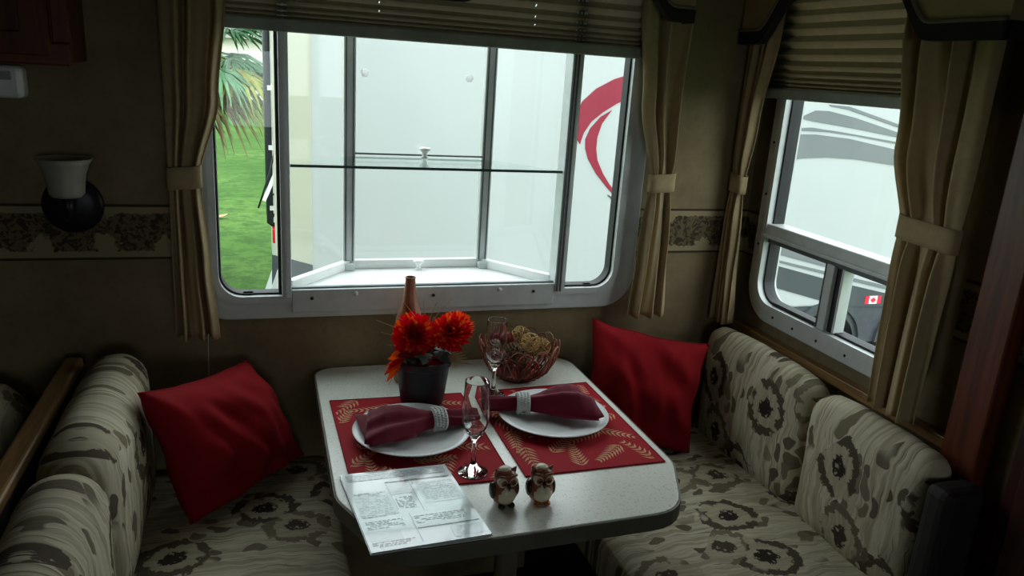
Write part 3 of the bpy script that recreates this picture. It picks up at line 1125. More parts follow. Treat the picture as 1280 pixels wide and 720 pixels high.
# ------------------------------------------------------------------ throw pillows
def pillow(corners, thick, label, seed):
    A, B, C_, D = [Vector(c) for c in corners]      # tl, tr, br, bl
    nrm = (B - A).cross(D - A).normalized()
    if nrm.dot(CAM - A) < 0:
        nrm = -nrm
    root = thing('throw_pillow', label, 'pillow', (A + B + C_ + D) / 4 - nrm * 0.0)
    mb = MB()
    n = 34

    def fn(sign):
        def f(u, v):
            a, b = 2 * u - 1, 2 * v - 1
            # pinched sides, pointed corners
            pu = u + 0.0
            ins = 0.075
            uu = 0.5 + (a * (1 - ins * (1 - b * b) * 1.2)) / 2
            vv = 0.5 + (b * (1 - ins * (1 - a * a) * 1.2)) / 2
            uu += 0.02 * mnoise.noise(Vector((v * 4, seed, 1.0))) * (1 - b * b)
            vv += 0.02 * mnoise.noise(Vector((u * 4, seed, 5.0))) * (1 - a * a)
            p = A.lerp(B, uu).lerp(D.lerp(C_, uu), vv)
            h = (max(0, 1 - abs(a) ** 2.6) * max(0, 1 - abs(b) ** 2.6)) ** 0.5
            w = mnoise.noise(Vector((u * 3.2 + seed, v * 3.2, seed))) * 0.020 + mnoise.noise(Vector((u * 7 + seed, v * 4 - u * 4, 2))) * 0.012
            # creases running in from the corners
            cr = 0.005 * math.sin(9 * (a - b) + seed) * (abs(a * b)) ** 0.8 * 2
            return p + nrm * sign * (h * thick / 2) + nrm * (w + cr) * h * 1.6
        return f
    mb.grid(fn(1), n, n)
    mb.grid(fn(-1), n, n)
    mb.build('cover', 'redpillow', root, smooth=True)
    # seam piping round the edge
    pts = []
    f = fn(0)
    for i in range(n):
        pts.append(f(i / n, 0))
    for i in range(n):
        pts.append(f(1, i / n))
    for i in range(n):
        pts.append(f(1 - i / n, 1))
    for i in range(n):
        pts.append(f(0, 1 - i / n))
    MB().tube(pts, 0.0018, 5, closed=True).build('seam', 'redpillow', root, smooth=True)
    return root


pillow([(-1.636, -0.375, 0.858), (-1.425, -0.075, 0.80), (-1.29, -0.085, 0.525), (-1.555, -0.32, 0.495)], 0.18,
       'deep red square throw pillow on the bench beside the partition', 1.3)
pillow([(-0.475, -0.075, 0.875), (-0.135, -0.17, 0.812), (-0.200, -0.24, 0.500), (-0.505, -0.12, 0.50)], 0.17,
       'deep red square throw pillow on the bench under the side window', 4.1)

# ------------------------------------------------------------------ table
TZ = 0.74
tb = thing('dinette_table', 'pale speckled laminate dinette table with rounded corners', 'table', (-0.895, -0.43, 0))


def rounded(poly, radii, n=5):
    """round the corners of a convex polygon"""
    out = []
    m_ = len(poly)
    for i in range(m_):
        p = Vector(poly[i])
        a = (Vector(poly[i - 1]) - p).normalized()
        b = (Vector(poly[(i + 1) % m_]) - p).normalized()
        r = radii[i]
        for k in range(n + 1):
            t = k / n
            out.append(tuple(p + a * r * (1 - t) ** 2 + b * r * t ** 2))
    return out


TR = [0.03, 0.03, 0.03, 0.05, 0.05, 0.03, 0.03, 0.03]
tp = rounded([(-1.262, -0.035), (-1.225, -0.004), (-0.575, -0.004), (-0.525, -0.060), (-0.525, -0.672), (-0.606, -0.852), (-1.180, -0.864), (-1.264, -0.672)],
             [0.02, 0.02, 0.03, 0.03, 0.02, 0.065, 0.065, 0.02])
tpi = rounded([(-1.2575, -0.0375), (-1.2235, -0.0085), (-0.577, -0.0085), (-0.5295, -0.0615), (-0.5295, -0.671), (-0.609, -0.8475), (-1.177, -0.8595), (-1.2595, -0.671)],
              [0.02, 0.02, 0.03, 0.03, 0.02, 0.065, 0.065, 0.02])
MB().prism(tpi, TZ - 0.036, TZ, 2).build('tabletop', 'laminate', tb, bevel=0.002)
MB().ringprism(tp, tpi, TZ - 0.036, TZ - 0.001, 2).build('edge_band', 'edge', tb, bevel=0.002)
MB().lathe([(0.14, 0.001), (0.14, 0.012), (0.05, 0.03), (0.03, 0.04)], (-0.88, -0.60, 0), 28).build('foot', 'postgrey', tb, smooth='auto')
MB().lathe([(0.026, 0.03), (0.026, TZ - 0.05), (0.07, TZ - 0.036)], (-0.88, -0.60, 0), 20).build('leg', 'postgrey', tb, smooth='auto')


# ------------------------------------------------------------------ placemats with fern print
def placemat(c4, label, seed):
    A, B, C_, D = [Vector((a, b, 0)) for a, b in c4]       # far left, far right, near right, near left
    cen = (A + B + C_ + D) / 4
    root = thing('placemat', label, 'placemat', (cen.x, cen.y, TZ), group='red fern placemats')
    z0, z1 = TZ + 0.0003, TZ + 0.0022

    def Q(u, v, z):
        p = A.lerp(B, u).lerp(D.lerp(C_, u), v)
        return Vector((p.x, p.y, z))
    mb = MB()
    n = 12
    mb.grid(lambda u, v: Q(u, v, z1), n, n)
    mb.grid(lambda u, v: Q(u, v, z0), n, n)
    mb.f = list(mb.f)
    base = 0
    ring = [(i, 0) for i in range(n)] + [(n, i) for i in range(n)] + [(n - i, n) for i in range(n)] + [(0, n - i) for i in range(n)]
    idx = [j * (n + 1) + i for i, j in ring]
    off = (n + 1) * (n + 1)
    for k in range(len(idx)):
        l = (k + 1) % len(idx)
        mb.f.append((idx[k], idx[l], idx[l] + off, idx[k] + off))
    mb.build('cloth', 'mat', root)
    e = [Q(u, v, z1) for u, v in ((0, 0), (1, 0), (1, 1), (0, 1))]
    MB().tube(e, 0.0016, 5, closed=True).build('hem', 'hem', root)
    rnd = random.Random(seed)
    fp = MB()
    W_, H_ = (B - A).length, (D - A).length

    def leaflet(p, ang, ln, wd):
        d = Vector((math.cos(ang), math.sin(ang)))
        nn = Vector((-d.y, d.x))
        pts = [p, p + d * ln * 0.35 + nn * wd, p + d * ln, p + d * ln * 0.35 - nn * wd]
        if all(0.006 < q.x < W_ - 0.006 and 0.006 < q.y < H_ - 0.006 for q in pts):
            fp.add([Q(q.x / W_, q.y / H_, z1 + 0.0004) for q in pts], [(0, 1, 2, 3)])
    cells = [(i, j) for i in range(4) for j in range(5)]
    for (i, j) in cells:
        p = Vector(((i + 0.5 + rnd.uniform(-.3, .3)) * W_ / 4, (j + 0.5 + rnd.uniform(-.3, .3)) * H_ / 5))
        a = rnd.uniform(0, 2 * PI)
        L = rnd.uniform(0.085, 0.115)
        cv = rnd.uniform(-2, 2)
        steps = 9
        for k in range(steps):
            t = k / (steps - 1)
            aa = a + cv * t * L
            q = p + Vector((math.cos(aa), math.sin(aa))) * (L * (t - 0.5))
            ll = 0.028 * (1 - 0.7 * t) + 0.006
            leaflet(q, aa + 0.75, ll, 0.0030)
            leaflet(q, aa - 0.75, ll, 0.0030)
            leaflet(q, aa, L / steps * 1.1, 0.0012)
    fp.build('fern_print', 'fern', root)['kind'] = 'stuff'
    return root


placemat([(-1.235, -0.228), (-0.905, -0.236), (-0.903, -0.672), (-1.226, -0.664)], 'red fern print placemat under the plate nearer the printed sheet', 3)
placemat([(-0.876, -0.236), (-0.548, -0.224), (-0.548, -0.668), (-0.874, -0.668)], 'red fern print placemat under the plate nearer the basket', 8)
MZ = TZ + 0.0028


# ------------------------------------------------------------------ plates, napkins, rings
def plate(cx, cy, r, label):
    prof = [(0.0, 0.006), (r * 0.58, 0.006), (r * 0.66, 0.009), (r * 0.86, 0.016), (r, 0.021), (r + 0.001, 0.0195),
            (r * 0.88, 0.011), (r * 0.68, 0.003), (r * 0.60, 0.0), (0.0, 0.0)]
    o = MB().lathe(prof, (0, 0, 0), 64).build('dinner_plate', 'plate', smooth=True)
    o.location = (cx, cy, MZ)
    return tag(o, label, 'plate', 'white dinner plates')


P1, P2 = (-1.073, -0.448), (-0.722, -0.424)
plate(*P1, 0.131, 'round white plate with napkin, nearer the flower pot')
plate(*P2, 0.134, 'round white plate with napkin, nearer the basket')


def napkin(c, ang, fan, label, seed):
    """c: ring centre; fan spreads along +s"""
    root = thing('napkin', label, 'napkin', (c[0], c[1], MZ + 0.02), ang, 'burgundy napkins')
    rows = [  # s, half width, height, lift of underside
        (-0.076, 0.022, 0.014, 0.002), (-0.066, 0.024, 0.017, 0.001), (-0.045, 0.021, 0.020, -0.001), (-0.012, 0.015, 0.026, -0.002), (0.012, 0.015, 0.027, -0.002),
        (0.040, 0.029, 0.031, -0.001), (0.070, 0.045, 0.036, 0.000), (0.100, 0.056, 0.034, 0.003), (0.122, 0.060, 0.022, 0.007), (0.130, 0.058, 0.012, 0.010)]
    mb = MB()
    N = 64

    def sec(t):
        x = t * (len(rows) - 1)
        i = min(int(x), len(rows) - 2)
        f = x - i
        f = f * f * (3 - 2 * f)
        return [rows[i][k] + (rows[i + 1][k] - rows[i][k]) * f for k in range(4)]

    def fn(u, v):
        s, w, h, l = sec(v)
        q = 2 * PI * u
        tri = lambda x: abs((x / PI) % 2 - 1) * 2 - 1
        c_ = math.cos(q)
        y = w * math.copysign(abs(c_) ** 0.8, c_) * (1 + 0.06 * math.sin(7 * v + seed))
        zt = h * max(0, math.sin(q)) ** 0.8
        if math.sin(q) > 0:
            # sharp pleats running out from the ring
            zt *= 1 + 0.30 * tri(3.6 * PI * (c_ * 0.5 + 0.5) + seed + 0.8 * v) * min(1, abs(v - 0.42) * 4)
            zt += 0.010 * max(0, v - 0.5) * 2 * max(0, 1 - abs(c_ - 0.2 * fan) / 0.25)
        z = l + zt - 0.003 * max(0, -math.sin(q))
        ss = s + (0.018 * math.cos(q) * (v ** 3)) * fan
        return (ss, y, z + 0.004)
    mb.grid(fn, N, 44, wrap=True)
    n = N
    mb.f.append(tuple(range(n)))
    mb.f.append(tuple(len(mb.v) - n + k for k in range(n)))
    mb.build('cloth', 'napkin', root, smooth=True, local=True)
    # folded under layer at the fan end
    MB().grid(lambda u, v: (0.05 + 0.088 * u, (v - 0.5) * (0.07 + 0.055 * u) + 0.004 * math.sin(6 * u), 0.002 + 0.006 * u + 0.002 * math.sin(9 * v + seed)), 10, 14).build('fold', 'napkin', root, smooth=True, local=True, solid=0.003)
    root.scale = (1.26, 1.22, 1.15)
    # ring: a thing of its own
    rg = thing('napkin_ring', 'silvery beaded ring around the napkin ' + ('on the plate near the flower pot' if fan > 0 else 'on the plate near the basket'), 'napkin ring', (c[0], c[1], MZ + 0.02), ang, 'beaded napkin rings')
    ring = MB()

    def rf(u, v):
        q = 2 * PI * u
        return ((v - 0.5) * 0.026 + 0.0012 * math.sin(14 * q) * 0, 0.0215 * math.cos(q), 0.012 + 0.0185 * math.sin(q))
    ring.grid(rf, 40, 4, wrap=True)
    ring.build('band', 'ring', rg, smooth=True, local=True, solid=0.003)
    bd = MB()
    for k in range(26):
        for j in range(4):
            q = 2 * PI * (k + 0.5 * (j % 2)) / 26
            bd.ball(((j - 1.5) * 0.0065, 0.0232 * math.cos(q), 0.012 + 0.0202 * math.sin(q)), 0.0026, 6, 4)
    o = bd.build('bead', 'ring', rg, smooth=True, local=True)
    o['kind'] = 'stuff'
    rg.scale = (1.25, 1.2, 1.2)
    gsd = -1 if abs(ang) < 1.6 else 1
    MB().ball((0.0, 0.021 * gsd, 0.002), (0.006, 0.004, 0.004), 8, 6).build('gem', 'gem', rg, local=True)
    return root


napkin((-1.012, -0.442), PI + 0.10, 1, 'burgundy cloth napkin fanned toward the bench beside the partition', 0.7)
napkin((-0.792, -0.395), -0.22, -1, 'burgundy cloth napkin fanned toward the bench under the side window', 2.2)


# ------------------------------------------------------------------ champagne flutes
def flute(x, y, label):
    root = thing('champagne_flute', label, 'glass', (x, y, MZ), group='champagne flutes')
    H = 0.205
    outer = [(0.0, 0.0), (0.030, 0.0), (0.031, 0.0003), (0.0315, 0.0015), (0.030, 0.0028), (0.022, 0.006), (0.010, 0.013), (0.0058, 0.022), (0.0048, 0.045), (0.0055, 0.068), (0.009, 0.080),
             (0.017, 0.090), (0.0245, 0.104), (0.0275, 0.122), (0.0275, 0.150), (0.0262, 0.180), (0.02505, H - 0.001), (0.0249, H - 0.0002)]
    inner = [(0.0245, H), (0.0241, H - 0.0002), (0.0240, H - 0.001), (0.0250, 0.180), (0.0262, 0.150), (0.0262, 0.122), (0.0230, 0.106), (0.015, 0.094), (0.006, 0.087), (0.0, 0.085)]
    MB().lathe(outer[:10] + [(0.0, 0.072)], (0, 0, 0), 28).build('stem', 'stem', root, smooth='auto', local=True)
    MB().lathe([(0.0, 0.0725)] + outer[9:] + inner, (0, 0, 0), 36).build('bowl', 'stem', root, smooth=True, local=True)
    return root


flute(-0.978, -0.628, 'empty clear champagne flute standing beside the owl figurines')
flute(-0.826, -0.262, 'empty clear champagne flute standing next to the wicker basket')

# ------------------------------------------------------------------ owl shakers
def owl(x, y, rz, label, flip):
    root = thing('owl_shaker', label, 'figurine', (x, y, TZ), rz, 'ceramic owl shakers')
    L = dict(parent=root, smooth=True, local=True)
    # front is -y
    body = [(0.0, 0.004), (0.014, 0.004), (0.021, 0.010), (0.0255, 0.022), (0.0255, 0.034), (0.0215, 0.044), (0.0200, 0.048), (0.0215, 0.056), (0.0215, 0.064), (0.0175, 0.071), (0.009, 0.075), (0.0, 0.0755)]
    MB().lathe(body, (0, 0, 0), 28).build('body', 'owl_b', **L)
    MB().ball((0, -0.0078, 0.0265), (0.0215, 0.0200, 0.0230), 20, 14).build('belly', 'owl_w', **L)
    MB().ball((0, 0.002, 0.0725), (0.013, 0.013, 0.006), 16, 8).build('crown', 'owl_w', **L)
    for s in (-1, 1):
        e = MB().lathe([(0.0, -0.0035), (0.007, -0.003), (0.0105, 0.0), (0.0105, 0.008)], (s * 0.0098, -0.0190, 0.0555), 18, 1).build('eye_ring', 'owl_w', **L)
        MB().lathe([(0.0, -0.0015), (0.0052, -0.001), (0.0065, 0.001)], (s * 0.0092, -0.0232, 0.0555), 14, 1).build('iris', 'owl_o', e, smooth=True, local=True)
        MB().ball((s * 0.0090, -0.0245, 0.0555), (0.0036, 0.0018, 0.0036), 10, 6).build('pupil', 'owl_d', e, smooth=True, local=True)
        w = MB()
        w.ball((s * 0.0235, 0.001, 0.031), (0.0065, 0.014, 0.017), 14, 10)
        w.build('wing', 'owl_d', **L)
        MB().tube([(s * 0.014, 0.0, 0.066), (s * 0.0185, -0.002, 0.074), (s * 0.021, -0.003, 0.079)], [0.007, 0.004, 0.0008], 8).build('ear_tuft', 'owl_b', **L)
        MB().ball((s * 0.010, -0.016, 0.0045), (0.0075, 0.010, 0.0045), 10, 6).build('foot', 'owl_o' if flip else 'owl_d', **L)
    MB().tube([(0, -0.021, 0.052), (0, -0.0275, 0.048), (0, -0.0275, 0.042)], [0.004, 0.003, 0.0006], 8).build('beak', 'owl_d', **L)
    MB().tube([(s * 0.018, -0.0175 - 0.003 * (1 - abs(s)), 0.0690 - 0.0030 * (1 - abs(s))) for s in (-1, -0.5, 0, 0.5, 1)], 0.0026, 6).build('brow', 'owl_b', **L)
    MB().tube([(0, 0.02, 0.012), (0, 0.030, 0.006), (0, 0.036, 0.004)], [0.012, 0.009, 0.003], 10).build('tail', 'owl_b', **L)
    return root


owl(-0.949, -0.751, 0.05, 'brown and cream owl shaker with dark feet next to the flute', False)
owl(-0.876, -0.757, -0.08, 'cream bellied owl shaker with orange feet, farther from the flute', True)

# ------------------------------------------------------------------ printed sheet
mc = [Vector((-1.247, -0.594)), Vector((-1.029, -0.592)), Vector((-1.001, -0.856)), Vector((-1.221, -0.866))]
cen = sum(mc, Vector((0, 0))) / 4
ms = thing('printed_sheet', 'glossy printed grey sheet lying over the near edge of the table', 'menu', (cen.x, cen.y, MZ))


def MQ(u, v, z):
    p = mc[0].lerp(mc[1], u).lerp(mc[3].lerp(mc[2], u), v)
    return (p.x, p.y, z)


z0 = MZ + 0.0004
for k, (du, name) in enumerate(((0.0, 'back_page'), (0.006, 'front_page'))):
    za, zb_ = z0 + k * 0.0022, z0 + k * 0.0022 + 0.0018
    b = MB()
    b.add([MQ(0 + du, 0 + du, za), MQ(1 - du, 0 + du, za), MQ(1 - du, 1 - du, za), MQ(du, 1 - du, za), MQ(0 + du, 0 + du, zb_), MQ(1 - du, 0 + du, zb_), MQ(1 - du, 1 - du, zb_), MQ(du, 1 - du, zb_)],
          [(0, 1, 2, 3), (4, 5, 6, 7), (0, 1, 5, 4), (1, 2, 6, 5), (2, 3, 7, 6), (3, 0, 4, 7)])
    b.build(name, 'paper', ms)
zt = z0 + 0.0043


def bar(mb, u0, v0, u1, v1, lift=0.0):
    mb.add([MQ(u0, v0, zt + lift), MQ(u1, v0, zt + lift), MQ(u1, v1, zt + lift), MQ(u0, v1, zt + lift)], [(0, 1, 2, 3)])


rn = random.Random(5)
mid_ = MB()
for q in ((0.04, 0.03, 0.96, 0.12), (0.36, 0.21, 0.55, 0.36), (0.62, 0.22, 0.97, 0.52), (0.04, 0.34, 0.36, 0.60), (0.04, 0.80, 0.30, 0.90), (0.70, 0.84, 0.96, 0.96)):
    b = MB()
    bar(b, *q)
    b.build('print_block', 'inkpale', ms)
for q in ((0.36, 0.175, 0.96, 0.190), (0.44, 0.800, 0.97, 0.808)):
    b = MB()
    bar(b, *q, 0.0004)
    b.build('print_rule', 'inkdark', ms)
for v in [0.05 + 0.022 * k for k in range(4)]:
    u = 0.05
    while u < 0.9:
        l = rn.uniform(0.02, 0.08)
        bar(mid_, u, v, min(u + l, 0.94), v + 0.009, 0.0004)
        u += l + 0.014
for (ua, ub, va, vb) in ((0.05, 0.33, 0.30, 0.62), (0.64, 0.95, 0.24, 0.50), (0.38, 0.53, 0.40, 0.56), (0.05, 0.36, 0.66, 0.76), (0.04, 0.40, 0.90, 0.96), (0.46, 0.9, 0.66, 0.76)):
    v = va
    while v < vb:
        u = ua
        while u < ub:
            l = rn.uniform(0.012, 0.05)
            if rn.random() < 0.8:
                bar(mid_, u, v, min(u + l, ub), v + 0.008, 0.0004)
            u += l + 0.012
        v += 0.020
bar(mid_, 0.36, 0.19, 0.365, 0.56, 0.0004)
bar(mid_, 0.57, 0.20, 0.575, 0.60, 0.0004)
bar(mid_, 0.43, 0.62, 0.435, 0.96, 0.0004)
mid_.build('print_line', 'ink', ms)['kind'] = 'stuff'

# ------------------------------------------------------------------ flower pot
FPX, FPY = -1.012, -0.262
fp_ = thing('flower_pot', 'charcoal pot of red and orange artificial chrysanthemums on the table', 'potted flowers', (FPX, FPY, TZ))
PZ = MZ
MB().lathe([(0.0, 0.0), (0.052, 0.0), (0.054, 0.004), (0.0655, 0.098), (0.069, 0.100), (0.0715, 0.118), (0.068, 0.119), (0.065, 0.102), (0.062, 0.100), (0.0, 0.096)], (FPX, FPY, PZ), 40).build('pot', 'pot', fp_, smooth='auto')
MB().lathe([(0.0, 0.112), (0.03, 0.110), (0.064, 0.103), (0.064, 0.096), (0.0, 0.096)], (FPX, FPY, PZ), 24).build('moss', 'soil', fp_, smooth=True)


def mum(c, R, axis, mats, seed, label=None):
    """chrysanthemum head: layers of curved petals"""
    rnd = random.Random(seed)
    c = Vector(c)
    ax = Vector(axis).normalized()
    t1 = ax.orthogonal().normalized()
    t2 = ax.cross(t1)
    sets = [MB(), MB()]
    layers = [(0.12, 12, 0.80), (0.36, 18, 0.88), (0.6, 24, 0.94), (0.85, 28, 1.0), (1.1, 32, 1.0), (1.35, 34, 1.0), (1.6, 34, 1.0), (1.9, 30, 0.95), (2.2, 24, 0.9)]
    for th0, n, ln in layers:
        for k in range(n):
            ph = 2 * PI * (k + rnd.random() * 0.7) / n
            th = th0 + rnd.uniform(-0.13, 0.13)
            d = (ax * math.cos(th) + (t1 * math.cos(ph) + t2 * math.sin(ph)) * math.sin(th)).normalized()
            sd = d.cross(ax)
            if sd.length < 1e-3:
                sd = t1.copy()
            sd.normalize()
            L = R * ln * rnd.uniform(0.86, 1.12)
            w = R * 0.085
            up = d.cross(sd).normalized()
            p0 = c + d * R * 0.18
            p1 = c + d * L * 0.6
            p2 = c + d * L * 0.92 - up * 0.0 + ax * L * 0.05
            p3 = c + d * L + ax * L * 0.10
            mb = sets[1 if rnd.random() < 0.17 else 0]
            mb.add([p0 - sd * w * 0.4, p0 + sd * w * 0.4, p1 + sd * w, p1 + up * w * 0.35, p1 - sd * w, p2 + sd * w * 0.8, p2 - sd * w * 0.8, p3],
                   [(0, 1, 2, 3), (0, 3, 4), (3, 2, 5), (4, 3, 6), (3, 5, 7, 6)])
    h = sets[0].build('flower_head', mats[0], fp_, smooth=False)
    h['kind'] = 'stuff'
    e = sets[1].build('tipped_petal', mats[1], h)
    e['kind'] = 'stuff'
    MB().ball(c - ax * R * 0.1, R * 0.33, 10, 8).build('calyx', 'petal_d', h)
    return h


f1 = Vector((-1.036, -0.262, 0.915))
f2 = Vector((-0.948, -0.268, 0.918))
mum(f1, 0.056, (-0.15, -0.75, 0.6), ('petal_r', 'petal_o'), 1)
mum(f2, 0.050, (0.10, -0.6, 0.7), ('petal_r', 'petal_o'), 2)
mum(f2 + Vector((0.020, 0.02, 0.006)), 0.045, (0.5, -0.2, 0.8), ('petal_o', 'petal_r'), 6)
for f in (f1, f2):
    MB().tube([(FPX + (f.x - FPX) * 0.2, FPY, PZ + 0.10), (FPX + (f.x - FPX) * 0.8, FPY, (f.z + PZ + 0.1) / 2), tuple(f)], 0.003, 6).build('stalk', 'leaf_g', fp_, smooth=True)


def leafm(mb, p, d, L, w, droop=0.3, roll=0.0):
    d = Vector(d).normalized()
    sd = d.cross(Vector((0, 0, 1)))
    if sd.length < 1e-3:
        sd = Vector((1, 0, 0))
    sd.normalize()
    up = sd.cross(d)
    sd = sd * math.cos(roll) + up * math.sin(roll)
    p = Vector(p)
    vs = []
    for t, ww in ((0.0, 0.12), (0.25, 0.8), (0.5, 1.0), (0.78, 0.6), (1.0, 0.03)):
        c = p + d * L * t - Vector((0, 0, droop * L * t * t))
        vs += [c - sd * w * ww, c + up * w * 0.12, c + sd * w * ww]
    fs = []
    for i in range(4):
        a = i * 3
        fs += [(a, a + 1, a + 4, a + 3), (a + 1, a + 2, a + 5, a + 4)]
    mb.add(vs, fs)


rl = random.Random(3)
for k in range(14):
    q = rl.uniform(0, 2 * PI)
    b = MB()
    leafm(b, (FPX + 0.028 * math.cos(q), FPY + 0.028 * math.sin(q), PZ + rl.uniform(0.115, 0.135)), (math.cos(q), math.sin(q), rl.uniform(0.1, 0.7)), rl.uniform(0.04, 0.065), rl.uniform(0.014, 0.02), 0.4, rl.uniform(-.5, .5))
    b.build('leaf', 'leaf_g' if k % 2 else 'petal_d', fp_)
# orange lily on the left
for k in range(7):
    q = 2 * PI * k / 7
    b = MB()
    leafm(b, (-1.062, -0.285, 0.868), (-0.75 + 0.45 * math.cos(q), -0.45 + 0.2 * math.cos(q), 0.05 + 0.55 * math.sin(q)), 0.062, 0.012, 0.35, q)
    b.build('lily_petal', 'petal_o' if k % 3 else 'petal_r', fp_)
MB().tube([(FPX - 0.02, FPY, PZ + 0.10), (-1.045, -0.275, 0.868), (-1.064, -0.286, 0.869)], 0.0025, 6).build('stalk', 'leaf_g', fp_)
# red rosette low at the front
for k in range(9):
    b = MB()
    q = -PI * 0.85 + k * 0.2
    leafm(b, (FPX + 0.004 * k - 0.016, FPY - 0.03, PZ + 0.118), (math.cos(q) * 0.8, -0.6, 0.25 + 0.12 * (k % 3)), 0.045, 0.015, 0.5)
    b.build('leaf', 'petal_d' if k % 3 else 'petal_r', fp_)
# dry straws and a seed spray
for k, (px, py) in enumerate(((484, 388), (476, 415), (470, 400), (500, 372), (546, 378), (592, 420), (484, 431), (530, 372), (566, 372))):
    e = ony(px, py, FPY)
    m_ = Vector((FPX * 0.55 + e.x * 0.45, FPY, max(PZ + 0.16, e.z)))
    MB().tube([(FPX, FPY, PZ + 0.11), tuple((Vector((FPX, FPY, PZ + 0.11)) * 0.35 + m_ * 0.65)), tuple(e)], [0.0009, 0.0008, 0.0005], 4).build('straw', 'straw', fp_)
for k in range(6):
    a = Vector((FPX + 0.045, FPY - 0.035, PZ + 0.118))
    e = a + Vector((0.062 - 0.004 * k, -0.028 + 0.006 * k, -0.004 + 0.006 * k))
    m_ = MB().tube([a, (a + e) / 2 + Vector((0, 0, 0.004)), e], [0.0012, 0.0026, 0.0006], 5)
    m_.build('seed_spray', 'straw', fp_)

# ------------------------------------------------------------------ bottle behind the pot
bt = thing('bottle', 'slim brown bottle standing between the red flowers and window', 'bottle', (-1.023, -0.125, TZ))
MB().lathe([(0.0, 0.0), (0.034, 0.0), (0.037, 0.005), (0.037, 0.15), (0.034, 0.175), (0.024, 0.205), (0.0185, 0.225), (0.0140, 0.262), (0.0125, 0.285), (0.0110, 0.285), (0.0125, 0.262), (0.012, 0.20), (0.0, 0.19)], (-1.023, -0.125, TZ), 32).build('glass_body', 'bottle', bt, smooth='auto')
MB().tube([(-1.023 + 0.0125 * math.cos(2 * PI * k / 24), -0.125 + 0.0125 * math.sin(2 * PI * k / 24), TZ + 0.284) for k in range(24)], 0.0018, 6, closed=True).build('lip', 'bottle', bt, smooth=True)

# ------------------------------------------------------------------ wicker basket
BXc, BYc, BR_, BH = -0.722, -0.148, 0.108, 0.098
bk = thing('wicker_basket', 'red brown woven wicker bowl at the far end of the table', 'basket', (BXc, BYc, TZ))


def bowl(th, t, k=0.0):
    """t 0 base .. 1 rim"""
    r = 0.050 + (BR_ - 0.050) * (math.sin(t * PI / 2) ** 0.9) + k
    return Vector((BXc + r * math.cos(th), BYc + r * math.sin(th), TZ + 0.005 + BH * t ** 1.25))


NL_ = 11
for k in range(NL_):
    for j, (wd_, mat, top) in enumerate(((0.44, 'wicker', 1.0), (0.36, 'wicker_d' if k % 2 else 'wicker', 0.86), (0.52, 'wicker_t' if k % 3 == 0 else 'wicker', 1.05))):
        th = 2 * PI * (k + 0.33 * j) / NL_
        pts = []
        for i in range(19):
            q = -1 + 2 * i / 18
            t = top * (1 - abs(q) ** 2.2)
            pts.append(bowl(th + q * wd_, max(0.0, t), 0.0022 * (j - 1)))
        MB().tube(pts, 0.0021 if j < 2 else 0.0017, 5).build('wicker_loop', mat, bk, smooth=True)
for t in (0.0, 0.12, 0.24):
    MB().tube([bowl(2 * PI * k / 40, t, 0.003 * (1 if k % 2 else -1)) for k in range(40)], 0.0028, 5, closed=True).build('weave_ring', 'wicker_d', bk, smooth=True)
MB().lathe([(0.0, 0.002), (0.052, 0.002), (0.052, 0.008), (0.0, 0.008)], (BXc, BYc, TZ), 28).build('basket_base', 'wicker_d', bk)
for k in range(22):
    th = 2 * PI * k / 22
    a, b = bowl(th, 0.05), bowl(th + 0.25, 0.62)
    MB().tube([a, bowl(th + 0.12, 0.33, 0.004), b], 0.0024, 5).build('weave_strand', 'wicker_d' if k % 2 else 'wicker', bk, smooth=True)


def vine_ball(c, R, seed, label):
    rnd = random.Random(seed)
    c = Vector(c)
    mb = MB()
    for k in range(17):
        n = Vector((rnd.gauss(0, 1), rnd.gauss(0, 1), rnd.gauss(0, 1))).normalized()
        a = n.orthogonal().normalized()
        b = n.cross(a)
        rr = R * rnd.uniform(0.93, 1.0)
        o = n * R * rnd.uniform(-0.45, 0.45)
        r2 = math.sqrt(max(0, rr * rr - o.length_squared))
        w1_ = rnd.uniform(0, 6)
        mb.tube([o + a * math.cos(2 * PI * i / 20) * r2 + b * math.sin(2 * PI * i / 20) * r2 + n * 0.002 * math.sin(6 * PI * i / 20 + w1_) for i in range(20)], 0.00085, 4, closed=True)
    o = mb.build('vine_ball', 'gold', smooth=True)
    o.location = c
    return tag(o, label, 'decor ball', 'gold vine balls in the basket')


vine_ball((-0.690, -0.150, TZ + 0.098), 0.027, 1, 'gold vine ball on top of the pile nearest the placemats')
vine_ball((-0.702, -0.098, TZ + 0.101), 0.027, 2, 'highest gold vine ball in the basket, next to the window wall')
vine_ball((-0.650, -0.132, TZ + 0.078), 0.025, 3, 'gold vine ball resting low against the basket rim')


def redball(c, r, label):
    o = MB().ball((0, 0, 0), r, 18, 12)
    o.tube([(0, 0, r * 0.96), (0.001, 0, r * 1.15)], 0.0012, 5)
    o = o.build('red_ball', 'redball', smooth=True)
    o.location = c
    tag(o, label, 'decor ball')


redball((-0.740, -0.090, TZ + 0.090), 0.022, 'glossy dark red ball beside the gold vine balls in the basket')
redball((-0.765, -0.062, TZ + 0.082), 0.019, 'smaller dark red ball in the basket next to the window wall')


